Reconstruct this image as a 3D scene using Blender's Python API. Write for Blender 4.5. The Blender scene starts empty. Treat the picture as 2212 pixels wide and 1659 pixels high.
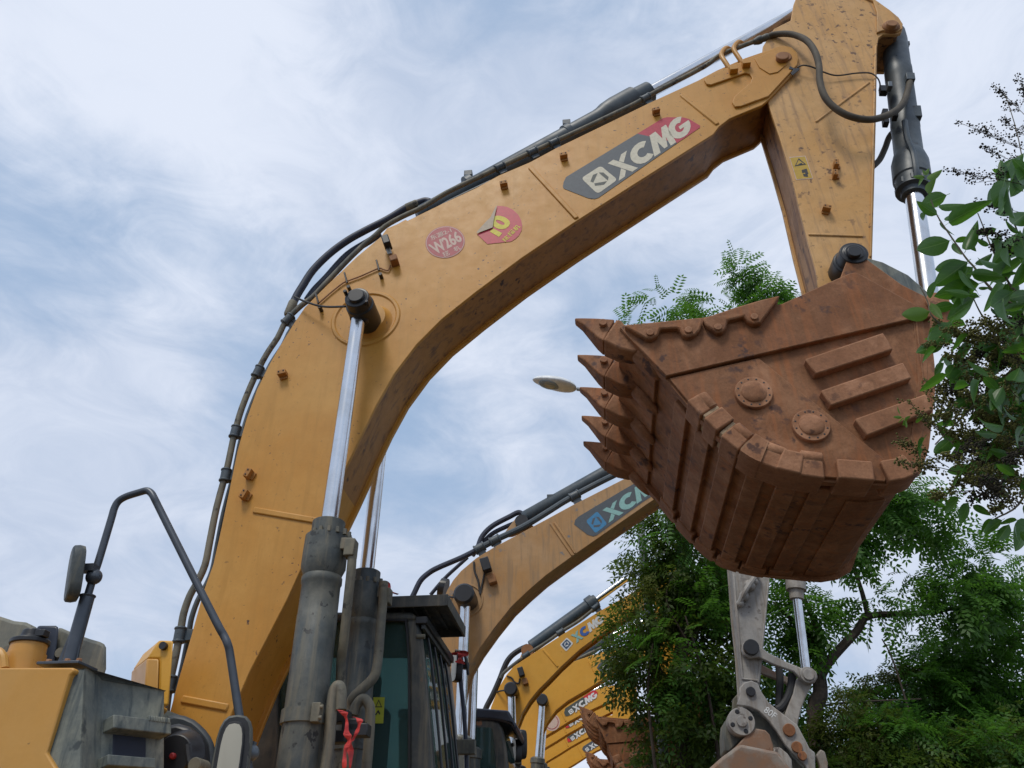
import bpy, bmesh, math, random
import numpy as np
from mathutils import Vector, Matrix
random.seed(7); rng = np.random.default_rng(7)
R = math.radians
scene = bpy.context.scene
C = scene.collection
# ------------------------------------------------------------------ camera, sky, sun, exposure
PITCH = 34.0; FPX = 769.0; CAMZ = 1.65
cam_d = bpy.data.cameras.new('camera'); cam = bpy.data.objects.new('camera', cam_d); C.objects.link(cam)
cam.location = (0, 0, CAMZ); cam.rotation_euler = (R(90 + PITCH), 0, 0)
cam_d.sensor_fit = 'HORIZONTAL'; cam_d.sensor_width = 36.0; cam_d.lens = FPX / 1024 * 36
cam_d.clip_end = 3000; cam_d.clip_start = 0.05
scene.camera = cam
scene.render.resolution_x = 1024; scene.render.resolution_y = 768
SUN_EL, SUN_AZ = 58.0, 205.0           # azimuth clockwise from +Y
sd = bpy.data.lights.new('sun', 'SUN'); sd.energy = 1.5; sd.angle = R(16); sd.color = (1.0, 0.94, 0.83)
sun = bpy.data.objects.new('sun', sd); C.objects.link(sun); sun.location = (0, 0, 30)
sdir = Vector((math.sin(R(SUN_AZ)) * math.cos(R(SUN_EL)), math.cos(R(SUN_AZ)) * math.cos(R(SUN_EL)), math.sin(R(SUN_EL))))
sun.rotation_euler = sdir.to_track_quat('Z', 'Y').to_euler()
vs = scene.view_settings
vs.view_transform = 'Standard'; vs.look = 'None'; vs.gamma = 1.0; vs.use_curve_mapping = False; vs.exposure = 0.16

world = bpy.data.worlds.new('World'); scene.world = world; world.use_nodes = True
def build_sky():
    nt = world.node_tree; N = nt.nodes; L = nt.links; N.clear()
    out = N.new('ShaderNodeOutputWorld'); bg = N.new('ShaderNodeBackground'); L.new(bg.outputs[0], out.inputs[0])
    bg.inputs[1].default_value = 0.1
    sky = N.new('ShaderNodeTexSky'); sky.sky_type = 'NISHITA'; sky.sun_disc = False
    sky.sun_elevation = R(SUN_EL); sky.sun_rotation = R(SUN_AZ); sky.dust_density = 1.6; sky.air_density = 1.0; sky.ozone_density = 1.2
    tc = N.new('ShaderNodeTexCoord')
    def vmath(op, a, b=None):
        n = N.new('ShaderNodeVectorMath'); n.operation = op
        for i, v in enumerate((a, b)):
            if v is None: continue
            if hasattr(v, 'is_output'): L.new(v, n.inputs[i])
            else: n.inputs[i].default_value = v
        return n
    def m(op, a, b=None, c=None, clamp=False):
        n = N.new('ShaderNodeMath'); n.operation = op; n.use_clamp = clamp
        for i, v in enumerate((a, b, c)):
            if v is None: continue
            if hasattr(v, 'is_output'): L.new(v, n.inputs[i])
            else: n.inputs[i].default_value = v
        return n.outputs[0]
    d = vmath('NORMALIZE', tc.outputs['Generated']).outputs[0]
    sep = N.new('ShaderNodeSeparateXYZ'); L.new(d, sep.inputs[0])
    def noise(scale, detail, rough, off, dist=0.0, sc=(1, 1, 1), rot=(0, 0, 0)):
        mp = N.new('ShaderNodeMapping'); mp.inputs['Location'].default_value = off; mp.inputs['Scale'].default_value = sc
        mp.inputs['Rotation'].default_value = rot
        L.new(d, mp.inputs[0])
        n = N.new('ShaderNodeTexNoise'); n.inputs['Scale'].default_value = scale; n.inputs['Detail'].default_value = detail
        n.inputs['Roughness'].default_value = rough; n.inputs['Distortion'].default_value = dist
        L.new(mp.outputs[0], n.inputs[0]); return n.outputs[0]
    n1 = noise(3.2, 10, 0.60, (3.1, 0.7, 1.4), 0.5, (1.0, 1.0, 1.5), (0.3, 0.5, 0.2))
    n2 = noise(8.0, 10, 0.62, (1.2, 5.1, 0.3), 0.8, (1.0, 1.0, 2.0), (0.2, 0.55, 0.0))
    n3 = noise(1.7, 5, 0.5, (8.3, 2.2, 0.9))
    # soft patches that sit where the photograph has open blue or thick bright cloud
    def patch(px, py, rad):
        u = px * 1024 / 2212 - 512; v = 384 - py * 1024 / 2212
        p = R(PITCH); w = Vector((u, FPX * math.cos(p) - v * math.sin(p), FPX * math.sin(p) + v * math.cos(p))).normalized()
        dt = vmath('DOT_PRODUCT', d, w).outputs['Value']
        mr = N.new('ShaderNodeMapRange'); mr.interpolation_type = 'SMOOTHERSTEP'
        mr.inputs[1].default_value = math.cos(R(rad)); mr.inputs[2].default_value = 1.0
        L.new(dt, mr.inputs[0]); return mr.outputs[0]
    cov = m('ADD', m('MULTIPLY', n1, 0.75), m('ADD', m('MULTIPLY', n2, 0.30), m('MULTIPLY', n3, 0.30)))
    for px, py, rad, amt in ((20, 430, 13, -.20), (760, 90, 12, -.10), (880, 1010, 9, -.15), (1180, 1360, 7, -.20), (640, 760, 13, -.07), (1500, 560, 11, -.05),
                             (400, 280, 22, .13), (1080, 480, 18, .07), (1980, 700, 26, .16), (240, 1000, 16, .08), (1050, 1240, 7, .07), (1100, 1500, 9, .12), (250, 80, 14, .08), (1150, 900, 7, .05)):
        cov = m('ADD', cov, m('MULTIPLY', patch(px, py, rad), amt))
    mr = N.new('ShaderNodeMapRange'); mr.interpolation_type = 'SMOOTHSTEP'; L.new(cov, mr.inputs[0])
    mr.inputs[1].default_value = 0.42; mr.inputs[2].default_value = 0.80
    # cloud brightness: thin grey-blue undersides against bright wool
    br = m('ADD', m('MULTIPLY', n2, 0.75), m('MULTIPLY', n3, 0.55))
    for px, py, rad, amt in ((430, 260, 17, .30), (520, 120, 8, .10), (700, 330, 14, -.07), (1050, 520, 14, .10), (2000, 500, 26, .16), (300, 560, 12, .06), (960, 60, 14, -.10), (200, 1150, 20, .02), (1000, 930, 8, .12), (1080, 1550, 10, .2)):
        br = m('ADD', br, m('MULTIPLY', patch(px, py, rad), amt))
    r2 = N.new('ShaderNodeMapRange'); L.new(br, r2.inputs[0]); r2.inputs[1].default_value = 0.40; r2.inputs[2].default_value = 1.05; r2.interpolation_type = 'SMOOTHSTEP'
    cc = N.new('ShaderNodeMix'); cc.data_type = 'RGBA'; L.new(r2.outputs[0], cc.inputs[0])
    cc.inputs[6].default_value = (4.6, 5.4, 6.9, 1); cc.inputs[7].default_value = (6.9, 7.45, 8.6, 1)
    base = N.new('ShaderNodeMix'); base.data_type = 'RGBA'; base.inputs[0].default_value = 0.7
    L.new(sky.outputs[0], base.inputs[6]); base.inputs[7].default_value = (3.9, 5.3, 7.4, 1)
    mx = N.new('ShaderNodeMix'); mx.data_type = 'RGBA'; L.new(mr.outputs[0], mx.inputs[0])
    L.new(base.outputs[2], mx.inputs[6]); L.new(cc.outputs[2], mx.inputs[7])
    L.new(mx.outputs[2], bg.inputs[0])
build_sky()

# ------------------------------------------------------------------ measuring helpers
S = 1024.0 / 2212.0                       # photograph readings are in a 2212 px wide view
YAW = R(6.3)
FX = Vector((math.cos(YAW), -math.sin(YAW), 0)); LX = Vector((math.sin(YAW), math.cos(YAW), 0))
_p = R(PITCH)
def ray(x, y):
    u = x * S - 512; v = 384 - y * S
    return Vector((u, FPX * math.cos(_p) - v * math.sin(_p), FPX * math.sin(_p) + v * math.cos(_p)))
def Q(x, y, w):                           # point on the upright plane at lateral distance w, in the row's frame (forward, lateral, up)
    d = ray(x, y); t = w / d.dot(LX)
    return Vector((d.dot(FX) * t, w, CAMZ + d.z * t))
def QZ(x, y, z):                          # point at height z
    d = ray(x, y); t = (z - CAMZ) / d.z
    return Vector((d.dot(FX) * t, d.dot(LX) * t, z))
def PW(x, y, Y):                          # world point at distance Y
    d = ray(x, y); t = Y / d.y
    return Vector((d.x * t, Y, CAMZ + d.z * t))
def MV(x, y, w, n=1.0):                   # metres covered by n px of the view at that spot
    d = ray(x, y); t = w / d.dot(LX)
    return n * S * t
# ------------------------------------------------------------------ materials
MATS = {}
def new_mat(name):
    m = bpy.data.materials.new(name); m.use_nodes = True
    nt = m.node_tree; nt.nodes.clear()
    out = nt.nodes.new('ShaderNodeOutputMaterial'); b = nt.nodes.new('ShaderNodeBsdfPrincipled')
    nt.links.new(b.outputs[0], out.inputs[0]); MATS[name] = m
    return m, nt, b
def nz(nt, scale, detail=4, rough=.6, sc=(1, 1, 1), dist=0, coord='Object'):
    tc = nt.nodes.new('ShaderNodeTexCoord'); mp = nt.nodes.new('ShaderNodeMapping'); mp.inputs['Scale'].default_value = sc
    nt.links.new(tc.outputs[coord], mp.inputs[0]); n = nt.nodes.new('ShaderNodeTexNoise')
    n.inputs['Scale'].default_value = scale; n.inputs['Detail'].default_value = detail; n.inputs['Roughness'].default_value = rough
    n.inputs['Distortion'].default_value = dist
    nt.links.new(mp.outputs[0], n.inputs[0]); return n.outputs[0]
def ramp(nt, fac, stops, interp='LINEAR'):
    r = nt.nodes.new('ShaderNodeValToRGB'); cr = r.color_ramp; cr.interpolation = interp
    while len(cr.elements) < len(stops): cr.elements.new(0.5)
    for e, (p, c) in zip(cr.elements, stops):
        e.position = p; e.color = (c, c, c, 1) if not hasattr(c, '__len__') else tuple(c) + (1,)
    nt.links.new(fac, r.inputs[0]); return r.outputs[0]
def mix(nt, fac, a, b, mode='MIX'):
    n = nt.nodes.new('ShaderNodeMix'); n.data_type = 'RGBA'; n.blend_type = mode
    for i, v in ((0, fac), (6, a), (7, b)):
        if hasattr(v, 'is_output'): nt.links.new(v, n.inputs[i])
        else: n.inputs[i].default_value = v if not hasattr(v, '__len__') else tuple(v) + (1,)
    return n.outputs[2]
def bump(nt, b, h, strength=.2, dist=.01):
    bp = nt.nodes.new('ShaderNodeBump'); bp.inputs['Strength'].default_value = strength; bp.inputs['Distance'].default_value = dist
    nt.links.new(h, bp.inputs['Height']); nt.links.new(bp.outputs[0], b.inputs['Normal'])
def worn(name, base, dust, chip, rough=.5, dust_amt=(.42, .72), chip_amt=(.66, .70), chip_scale=26, metallic=0, streak=None, bump_s=.08, big=1.3, grain=.16, mott=.34, drip=.8, edge=None):
    m, nt, b = new_mat(name)
    n1 = nz(nt, big, 8, .62); n2 = nz(nt, 9, 6, .65)
    dm = ramp(nt, n1, [(dust_amt[0], 0.0), (dust_amt[1], 1.0)])
    c = mix(nt, dm, base, dust)
    c = mix(nt, ramp(nt, n2, [(.40, .0), (.68, mott)]), c, [x * .55 for x in base])
    c = mix(nt, ramp(nt, nz(nt, 70, 3, .7), [(.35, grain), (.65, 0.0)]), c, [x * .45 for x in base])
    c = mix(nt, ramp(nt, nz(nt, 3.1, 9, .7, dist=.6), [(.50, 0.0), (.70, grain * 1.8)]), c, [min(1, x * 1.35 + .03) for x in dust])
    if streak:
        ns = nz(nt, 5, 6, .6, (4.0, 4.0, .35), .4)
        c = mix(nt, ramp(nt, ns, [(.50, 0.0), (.68, drip)]), c, streak)
    ch = nz(nt, chip_scale, 3, .55); ch2 = nz(nt, 2.3, 3, .5)
    cm = nt.nodes.new('ShaderNodeMath'); cm.operation = 'MULTIPLY'
    nt.links.new(ramp(nt, ch, [(chip_amt[0], 0.0), (chip_amt[1], 1.0)]), cm.inputs[0]); nt.links.new(ramp(nt, ch2, [(.46, 0.15), (.6, 1.0)]), cm.inputs[1])
    c = mix(nt, cm.outputs[0], c, chip)
    if edge:                                   # rubbed, paler arrises
        bv = nt.nodes.new('ShaderNodeBevel'); bv.samples = 3; bv.inputs[0].default_value = .016
        ge = nt.nodes.new('ShaderNodeNewGeometry'); dp = nt.nodes.new('ShaderNodeVectorMath'); dp.operation = 'DOT_PRODUCT'
        nt.links.new(bv.outputs[0], dp.inputs[0]); nt.links.new(ge.outputs['True Normal'], dp.inputs[1])
        em = nt.nodes.new('ShaderNodeMapRange'); nt.links.new(dp.outputs['Value'], em.inputs[0]); em.inputs[1].default_value = .97; em.inputs[2].default_value = .78
        e2 = nt.nodes.new('ShaderNodeMath'); e2.operation = 'MULTIPLY'; nt.links.new(em.outputs[0], e2.inputs[0]); nt.links.new(ramp(nt, nz(nt, 18, 4, .7), [(.42, 0.0), (.6, .75)]), e2.inputs[1])
        c = mix(nt, e2.outputs[0], c, edge)
    nt.links.new(c, b.inputs['Base Color']); b.inputs['Metallic'].default_value = metallic
    rr = nt.nodes.new('ShaderNodeMapRange'); nt.links.new(n2, rr.inputs[0]); rr.inputs[3].default_value = rough - .1; rr.inputs[4].default_value = rough + .2
    nt.links.new(rr.outputs[0], b.inputs['Roughness'])
    bump(nt, b, n2, bump_s, .01)
    return m
def plain(name, col, rough=.5, metallic=0, var=.15, scale=14):
    m, nt, b = new_mat(name)
    n = nz(nt, scale, 5, .6)
    nt.links.new(mix(nt, ramp(nt, n, [(.3, 0.0), (.7, 1.0)]), [c * (1 - var) for c in col], [min(1, c * (1 + var)) for c in col]), b.inputs['Base Color'])
    b.inputs['Roughness'].default_value = rough; b.inputs['Metallic'].default_value = metallic
    return m
worn('golden_paint', (.56, .250, .027), (.61, .315, .062), (.09, .04, .02), .42, chip_scale=34, chip_amt=(.665, .69), grain=.07, mott=.16, streak=(.46, .215, .026), drip=.5, edge=(.62, .36, .12))
worn('stick_paint', (.62, .325, .090), (.66, .40, .17), (.13, .065, .03), .5, chip_scale=19, chip_amt=(.59, .66), streak=(.36, .20, .085), grain=.12, mott=.22)
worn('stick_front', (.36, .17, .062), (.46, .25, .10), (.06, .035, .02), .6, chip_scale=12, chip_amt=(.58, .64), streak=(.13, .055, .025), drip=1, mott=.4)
worn('brown_paint', (.44, .225, .068), (.46, .29, .145), (.17, .17, .17), .45, chip_scale=9, chip_amt=(.64, .68), streak=(.27, .17, .085), grain=.08, mott=.2)
worn('shaded_grimy_paint', (.46, .215, .05), (.36, .175, .055), (.06, .03, .02), .5, chip_scale=10, chip_amt=(.62, .68), streak=(.20, .10, .04), drip=1)  # boom paint with the underside's shade put into the colour, plus real grime
worn('bright_yellow_paint', (.70, .335, .024), (.72, .38, .05), (.12, .06, .02), .38, chip_scale=26, chip_amt=(.70, .73), grain=.05, mott=.12)
worn('house_yellow_paint', (.60, .285, .040), (.60, .32, .08), (.2, .1, .03), .33, chip_scale=30, chip_amt=(.74, .77), grain=.04, mott=.12)
worn('rust_steel', (.245, .094, .033), (.335, .152, .066), (.085, .038, .026), .72, dust_amt=(.40, .62), chip_scale=15, chip_amt=(.56, .66), streak=(.38, .125, .035), bump_s=.45, big=3, grain=.4, mott=.45, drip=.55, edge=(.46, .25, .13))
worn('rust_light', (.33, .140, .062), (.42, .205, .105), (.11, .05, .032), .75, chip_scale=18, chip_amt=(.58, .66), bump_s=.45, big=4, grain=.4, mott=.45, edge=(.50, .29, .16))
worn('bracket_paint', (.42, .18, .035), (.46, .22, .07), (.1, .04, .02), .6)
worn('bracket_brown', (.30, .125, .040), (.36, .17, .06), (.1, .04, .02), .6)
worn('cylinder_grey', (.055, .070, .076), (.155, .15, .12), (.025, .025, .025), .5, dust_amt=(.42, .64), streak=(.20, .175, .12), chip_scale=20, chip_amt=(.62, .66), metallic=.1, big=2.2, mott=.5)
worn('cylinder_dusty', (.095, .10, .09), (.20, .18, .125), (.035, .03, .025), .6, dust_amt=(.40, .60), streak=(.24, .20, .14), chip_scale=16, chip_amt=(.6, .66), big=2.4, mott=.5)
worn('slate_steel', (.050, .074, .095), (.12, .13, .13), (.025, .025, .025), .42, chip_scale=22, big=2.2, mott=.45)
worn('box_grey', (.135, .158, .152), (.36, .35, .26), (.03, .04, .045), .6, dust_amt=(.40, .62), streak=(.045, .062, .068), chip_scale=12, chip_amt=(.64, .70), big=2.2, mott=.5, drip=.9)
worn('hood_grey', (.10, .11, .105), (.22, .215, .17), (.04, .04, .04), .65, dust_amt=(.40, .62), streak=(.25, .23, .17), big=2.2, mott=.5)
worn('pale_grey_paint', (.33, .315, .295), (.42, .38, .33), (.12, .095, .08), .6, dust_amt=(.40, .62), streak=(.22, .18, .145), chip_scale=12, chip_amt=(.6, .67), bump_s=.3, mott=.5, big=2)
worn('pale_grey_rusty', (.30, .265, .225), (.25, .13, .07), (.13, .06, .035), .7, dust_amt=(.45, .56), chip_scale=12, bump_s=.3, mott=.5, big=2)
worn('drum_dark', (.025, .032, .038), (.07, .075, .075), (.02, .02, .02), .45, big=2.2)
worn('cab_grey', (.040, .047, .050), (.13, .115, .085), (.26, .12, .055), .45, dust_amt=(.45, .70), chip_scale=10, chip_amt=(.66, .70), big=2.4, mott=.5, streak=(.14, .12, .085))
plain('navy_panel', (.022, .028, .045), .35)
plain('black_paint', (.018, .018, .02), .38)
plain('black_rubber', (.022, .022, .024), .6, var=.3)
plain('hose_blue', (.028, .035, .06), .5, var=.3)
plain('dusty_hose', (.085, .07, .05), .75, var=.4, scale=9)
plain('lead_steel', (.13, .15, .17), .45, .3)
plain('rail_grey', (.075, .085, .10), .38, .4)
plain('bolt_steel', (.30, .28, .25), .4, .7)
worn('weld_pale', (.44, .30, .17), (.48, .37, .25), (.2, .1, .05), .8, bump_s=.4)
plain('red_cap', (.42, .03, .03), .5)
plain('pale_line', (.5, .5, .5), .6)
m, nt, b = new_mat('chrome'); n = nz(nt, 6, 4, .6, (1, 1, 1))
nt.links.new(mix(nt, ramp(nt, n, [(.4, 0.), (.7, 1.)]), (.72, .73, .75), (.58, .58, .58)), b.inputs['Base Color']); b.inputs['Metallic'].default_value = 1
rr = nt.nodes.new('ShaderNodeMapRange'); nt.links.new(n, rr.inputs[0]); rr.inputs[3].default_value = .1; rr.inputs[4].default_value = .34; nt.links.new(rr.outputs[0], b.inputs['Roughness'])
m, nt, b = new_mat('mirror_glass'); b.inputs['Base Color'].default_value = (.46, .42, .33, 1); b.inputs['Metallic'].default_value = .25; b.inputs['Roughness'].default_value = .4  # beige base colour stands for the ground's reflection as well as dust
def flat(name, col, rough=.55, var=.12):
    return plain(name, col, rough, 0, var, 40)
flat('decal_grey', (.075, .09, .105)); flat('decal_red', (.47, .025, .058)); flat('decal_cream', (.62, .57, .44)); flat('decal_dark', (.07, .08, .07))
flat('sticker_red', (.40, .055, .07), .5); flat('sticker_hot_red', (.50, .018, .05), .45); flat('sticker_pale', (.60, .44, .36)); flat('sticker_yellow', (.68, .58, .06)); flat('sticker_back', (.45, .36, .26))
flat('label_yellow', (.52, .33, .035)); flat('label_black', (.03, .03, .03)); flat('label_lime', (.42, .46, .04))
flat('decal_blue', (.045, .22, .42)); flat('decal_teal', (.26, .48, .45)); flat('decal_white', (.72, .72, .70)); flat('decal_navy', (.05, .09, .16)); flat('decal_royal', (.04, .12, .40))
flat('bright_red', (.60, .02, .03)); flat('ribbon_red', (.62, .055, .05), .6, .25)
def glass_mat(name, tint, alpha):
    m = bpy.data.materials.new(name); m.use_nodes = True; nt = m.node_tree; nt.nodes.clear(); MATS[name] = m
    out = nt.nodes.new('ShaderNodeOutputMaterial'); mx = nt.nodes.new('ShaderNodeMixShader'); tr = nt.nodes.new('ShaderNodeBsdfTransparent'); b = nt.nodes.new('ShaderNodeBsdfPrincipled')
    tr.inputs[0].default_value = (.58, .72, .70, 1)
    n = nz(nt, 3, 5, .6); nt.links.new(mix(nt, n, tint, [c * 1.8 for c in tint]), b.inputs['Base Color']); b.inputs['Roughness'].default_value = .04; b.inputs['Specular IOR Level'].default_value = .8
    mx.inputs[0].default_value = alpha
    nt.links.new(tr.outputs[0], mx.inputs[1]); nt.links.new(b.outputs[0], mx.inputs[2]); nt.links.new(mx.outputs[0], out.inputs[0])
glass_mat('cab_glass', (.055, .10, .098), .38)
glass_mat('lamp_glass', (.25, .28, .3), .8)
def leaf_mat(name, dark, light, trans, gloss=.5, rough=.45, vein=None):
    m = bpy.data.materials.new(name); m.use_nodes = True; nt = m.node_tree; nt.nodes.clear(); MATS[name] = m
    out = nt.nodes.new('ShaderNodeOutputMaterial'); mx = nt.nodes.new('ShaderNodeMixShader'); tl = nt.nodes.new('ShaderNodeBsdfTranslucent'); b = nt.nodes.new('ShaderNodeBsdfPrincipled')
    g = nt.nodes.new('ShaderNodeNewGeometry'); n = nz(nt, 1.1, 3, .5)
    a = nt.nodes.new('ShaderNodeMath'); a.operation = 'MULTIPLY_ADD'; nt.links.new(g.outputs['Random Per Island'], a.inputs[0]); a.inputs[1].default_value = .5
    s = nt.nodes.new('ShaderNodeMath'); s.operation = 'MULTIPLY_ADD'; nt.links.new(n, s.inputs[0]); s.inputs[1].default_value = 1.6; s.inputs[2].default_value = -.55
    nt.links.new(s.outputs[0], a.inputs[2]); a.use_clamp = True
    c = mix(nt, a.outputs[0], dark, light)
    if vein:                                   # pale midrib and faint side veins, mottled blade
        tc = nt.nodes.new('ShaderNodeTexCoord'); sp_ = nt.nodes.new('ShaderNodeSeparateXYZ'); nt.links.new(tc.outputs['Generated'], sp_.inputs[0])
        def mm(op, x, y):
            q = nt.nodes.new('ShaderNodeMath'); q.operation = op
            for i, v in enumerate((x, y)):
                if hasattr(v, 'is_output'): nt.links.new(v, q.inputs[i])
                else: q.inputs[i].default_value = v
            return q.outputs[0]
        dy = mm('ABSOLUTE', mm('SUBTRACT', sp_.outputs[1], .5), 0)
        rib = mm('LESS_THAN', dy, .022)
        side = mm('MULTIPLY', mm('LESS_THAN', mm('FRACT', mm('SUBTRACT', mm('MULTIPLY', sp_.outputs[0], 7.0), mm('MULTIPLY', dy, 4.0)), 0), .09), .35)
        c = mix(nt, mm('MAXIMUM', rib, side), c, vein)
    nt.links.new(c, b.inputs['Base Color']); b.inputs['Roughness'].default_value = rough
    b.inputs['Specular IOR Level'].default_value = gloss
    nt.links.new(mix(nt, .5, c, trans), tl.inputs[0]); mx.inputs[0].default_value = .45
    nt.links.new(b.outputs[0], mx.inputs[1]); nt.links.new(tl.outputs[0], mx.inputs[2]); nt.links.new(mx.outputs[0], out.inputs[0])
leaf_mat('locust_leaf', (.024, .080, .018), (.10, .22, .034), (.18, .44, .035), .3)
leaf_mat('dark_leaf', (.022, .056, .011), (.088, .140, .022), (.18, .28, .03), .3)
leaf_mat('yellow_leaf', (.06, .09, .016), (.15, .17, .035), (.16, .19, .04), .3)
leaf_mat('privet_leaf', (.028, .088, .022), (.070, .175, .032), (.18, .46, .02), .4, .34, (.13, .24, .07))
leaf_mat('privet_young', (.075, .17, .02), (.13, .24, .03), (.2, .4, .03), .5, .4)
leaf_mat('flower_bud', (.14, .155, .045), (.30, .28, .10), (.15, .15, .06), .2, .7)
leaf_mat('flower_dark', (.045, .04, .04), (.11, .10, .07), (.06, .06, .05), .2, .7)
plain('bark', (.055, .040, .030), .85, var=.4, scale=20); plain('twig', (.10, .085, .055), .8, var=.3)
plain('pole_steel', (.30, .32, .33), .5, .2); plain('lamp_white', (.75, .77, .78), .4)
m, nt, b = new_mat('ground'); n = nz(nt, .5, 8, .6, coord='Object'); nt.links.new(mix(nt, n, (.065, .056, .043), (.12, .10, .075)), b.inputs['Base Color']); b.inputs['Roughness'].default_value = .95
bump(nt, b, nz(nt, 8, 6, .7), .4, .03)
def MT(x): return MATS[x]
# ------------------------------------------------------------------ mesh helpers (all in the local frame of the parent)
def link(name, me, parent=None):
    o = bpy.data.objects.new(name, me); C.objects.link(o)
    if parent is not None: o.parent = parent
    return o
def smooth(me, ang=35):
    me.polygons.foreach_set('use_smooth', [True] * len(me.polygons))
    me.set_sharp_from_angle(angle=R(ang))
def finish(name, bm, mat, parent, bevel=0, org=None, ang=35, seg=2):
    bmesh.ops.recalc_face_normals(bm, faces=bm.faces[:])
    if org is not None: bmesh.ops.translate(bm, vec=-org, verts=bm.verts[:])
    me = bpy.data.meshes.new(name); bm.to_mesh(me); bm.free()
    for mm in (mat if isinstance(mat, (list, tuple)) else [mat]): me.materials.append(MT(mm))
    smooth(me, ang)
    o = link(name, me, parent)
    if bevel:
        md = o.modifiers.new('bevel', 'BEVEL'); md.width = bevel; md.segments = seg; md.limit_method = 'ANGLE'; md.angle_limit = R(40)
    return o
def add_prism(bm, pts, w0, w1, mi=0):      # pts: (forward, up) pairs
    n = len(pts)
    a = [bm.verts.new((p[0], w0, p[1])) for p in pts]; b = [bm.verts.new((p[0], w1, p[1])) for p in pts]
    fs = [bm.faces.new(a), bm.faces.new(b[::-1])]
    for i in range(n):
        j = (i + 1) % n; fs.append(bm.faces.new((a[j], a[i], b[i], b[j])))
    for f in fs: f.material_index = mi
    return a + b
def add_box(bm, c, hx, hy, hz, mi=0, ax=None):
    ax = ax or (Vector((1, 0, 0)), Vector((0, 1, 0)), Vector((0, 0, 1)))
    v = []
    for i in (-1, 1):
        for j in (-1, 1):
            for k in (-1, 1): v.append(bm.verts.new(Vector(c) + ax[0] * hx * i + ax[1] * hy * j + ax[2] * hz * k))
    for q in ((0, 1, 3, 2), (4, 6, 7, 5), (0, 4, 5, 1), (2, 3, 7, 6), (0, 2, 6, 4), (1, 5, 7, 3)):
        f = bm.faces.new([v[i] for i in q]); f.material_index = mi
    return v
def frame(d):
    d = d.normalized(); u = Vector((0, 1, 0)) if abs(d.y) < .9 else Vector((1, 0, 0))
    a = d.cross(u).normalized(); return a, d.cross(a).normalized()
def add_lathe(bm, p0, p1, prof, n=24, mi=0, cap=True):   # prof: (distance from p0 in metres or fraction, radius)
    d = p1 - p0; a, b = frame(d); rings = []
    for t, r in prof:
        c = p0 + d * t
        rings.append([bm.verts.new(c + (a * math.cos(2 * math.pi * i / n) + b * math.sin(2 * math.pi * i / n)) * r) for i in range(n)])
    for q in range(len(rings) - 1):
        for i in range(n):
            j = (i + 1) % n; f = bm.faces.new((rings[q][i], rings[q][j], rings[q + 1][j], rings[q + 1][i])); f.material_index = mi
    if cap:
        for rg in (rings[0], rings[-1]):
            f = bm.faces.new(rg); f.material_index = mi
def catmull(pts, k=6):
    P = [pts[0]] + list(pts) + [pts[-1]]; out = []
    for i in range(1, len(P) - 2):
        for s in range(k):
            t = s / k; a, b, c, d = P[i - 1], P[i], P[i + 1], P[i + 2]
            out.append(.5 * ((2 * b) + (c - a) * t + (2 * a - 5 * b + 4 * c - d) * t * t + (3 * b - a - 3 * c + d) * t ** 3))
    out.append(P[-2]); return out
def add_tube(bm, pts, r, n=10, mi=0, sm=5):
    pts = [Vector(p) for p in pts]
    if sm > 1 and len(pts) > 2: 
        pts = catmull(pts, sm)
    m_ = len(pts); rs = r if hasattr(r, '__len__') else None
    a, b = frame(pts[1] - pts[0]); prev = (pts[1] - pts[0]).normalized(); rings = []
    for i, p in enumerate(pts):
        t = (pts[min(i + 1, m_ - 1)] - pts[max(i - 1, 0)])
        t = t.normalized() if t.length > 1e-9 else prev
        q = prev.rotation_difference(t); a = q @ a; b = q @ b; prev = t
        rad = r if rs is None else rs[0] + (rs[1] - rs[0]) * i / (m_ - 1)
        rings.append([bm.verts.new(p + (a * math.cos(2 * math.pi * j / n) + b * math.sin(2 * math.pi * j / n)) * rad) for j in range(n)])
    for q in range(m_ - 1):
        for i in range(n):
            j = (i + 1) % n; f = bm.faces.new((rings[q][i], rings[q][j], rings[q + 1][j], rings[q + 1][i])); f.material_index = mi
    for rg in (rings[0], rings[-1]): bm.faces.new(rg).material_index = mi
def inset(pts, d):
    n = len(pts); out = []; area = sum(pts[i][0] * pts[(i + 1) % n][1] - pts[(i + 1) % n][0] * pts[i][1] for i in range(n)); s = 1 if area > 0 else -1
    for i in range(n):
        p0 = Vector(pts[i - 1]); p = Vector(pts[i]); p1 = Vector(pts[(i + 1) % n])
        e0 = (p - p0).normalized(); e1 = (p1 - p).normalized()
        n0 = Vector((-e0.y, e0.x)) * s; n1 = Vector((-e1.y, e1.x)) * s; nn = n0 + n1
        if nn.length < 1e-6: nn = n0
        nn.normalize(); k = d / max(.5, nn.dot(n0)); out.append((p.x + nn.x * k, p.y + nn.y * k))
    return out
def FZ(pts, w, o): return [((Q(x, y, w) - o).x, (Q(x, y, w) - o).z) for x, y in pts]
def QL(pts, w, o): return [Q(x, y, w if not isinstance(w, (list, tuple)) else w[i]) - o for i, (x, y) in enumerate(pts)]
def prism(name, pts, w, w0, w1, mat, parent, o, bevel=.006, ang=35, shear=0):   # outline read on plane w, extruded between w0 and w1
    bm = bmesh.new(); add_prism(bm, FZ(pts, w, o), w0 - o.y, w1 - o.y)
    if shear:
        for v in bm.verts: v.co.x -= (v.co.y - (w0 - o.y)) * shear
    return finish(name, bm, mat, parent, bevel, ang=ang)
def tube(name, pts, w, r, mat, parent, o, n=10, sm=5):
    bm = bmesh.new(); add_tube(bm, QL(pts, w, o), r, n, 0, sm); return finish(name, bm, mat, parent)
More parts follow.
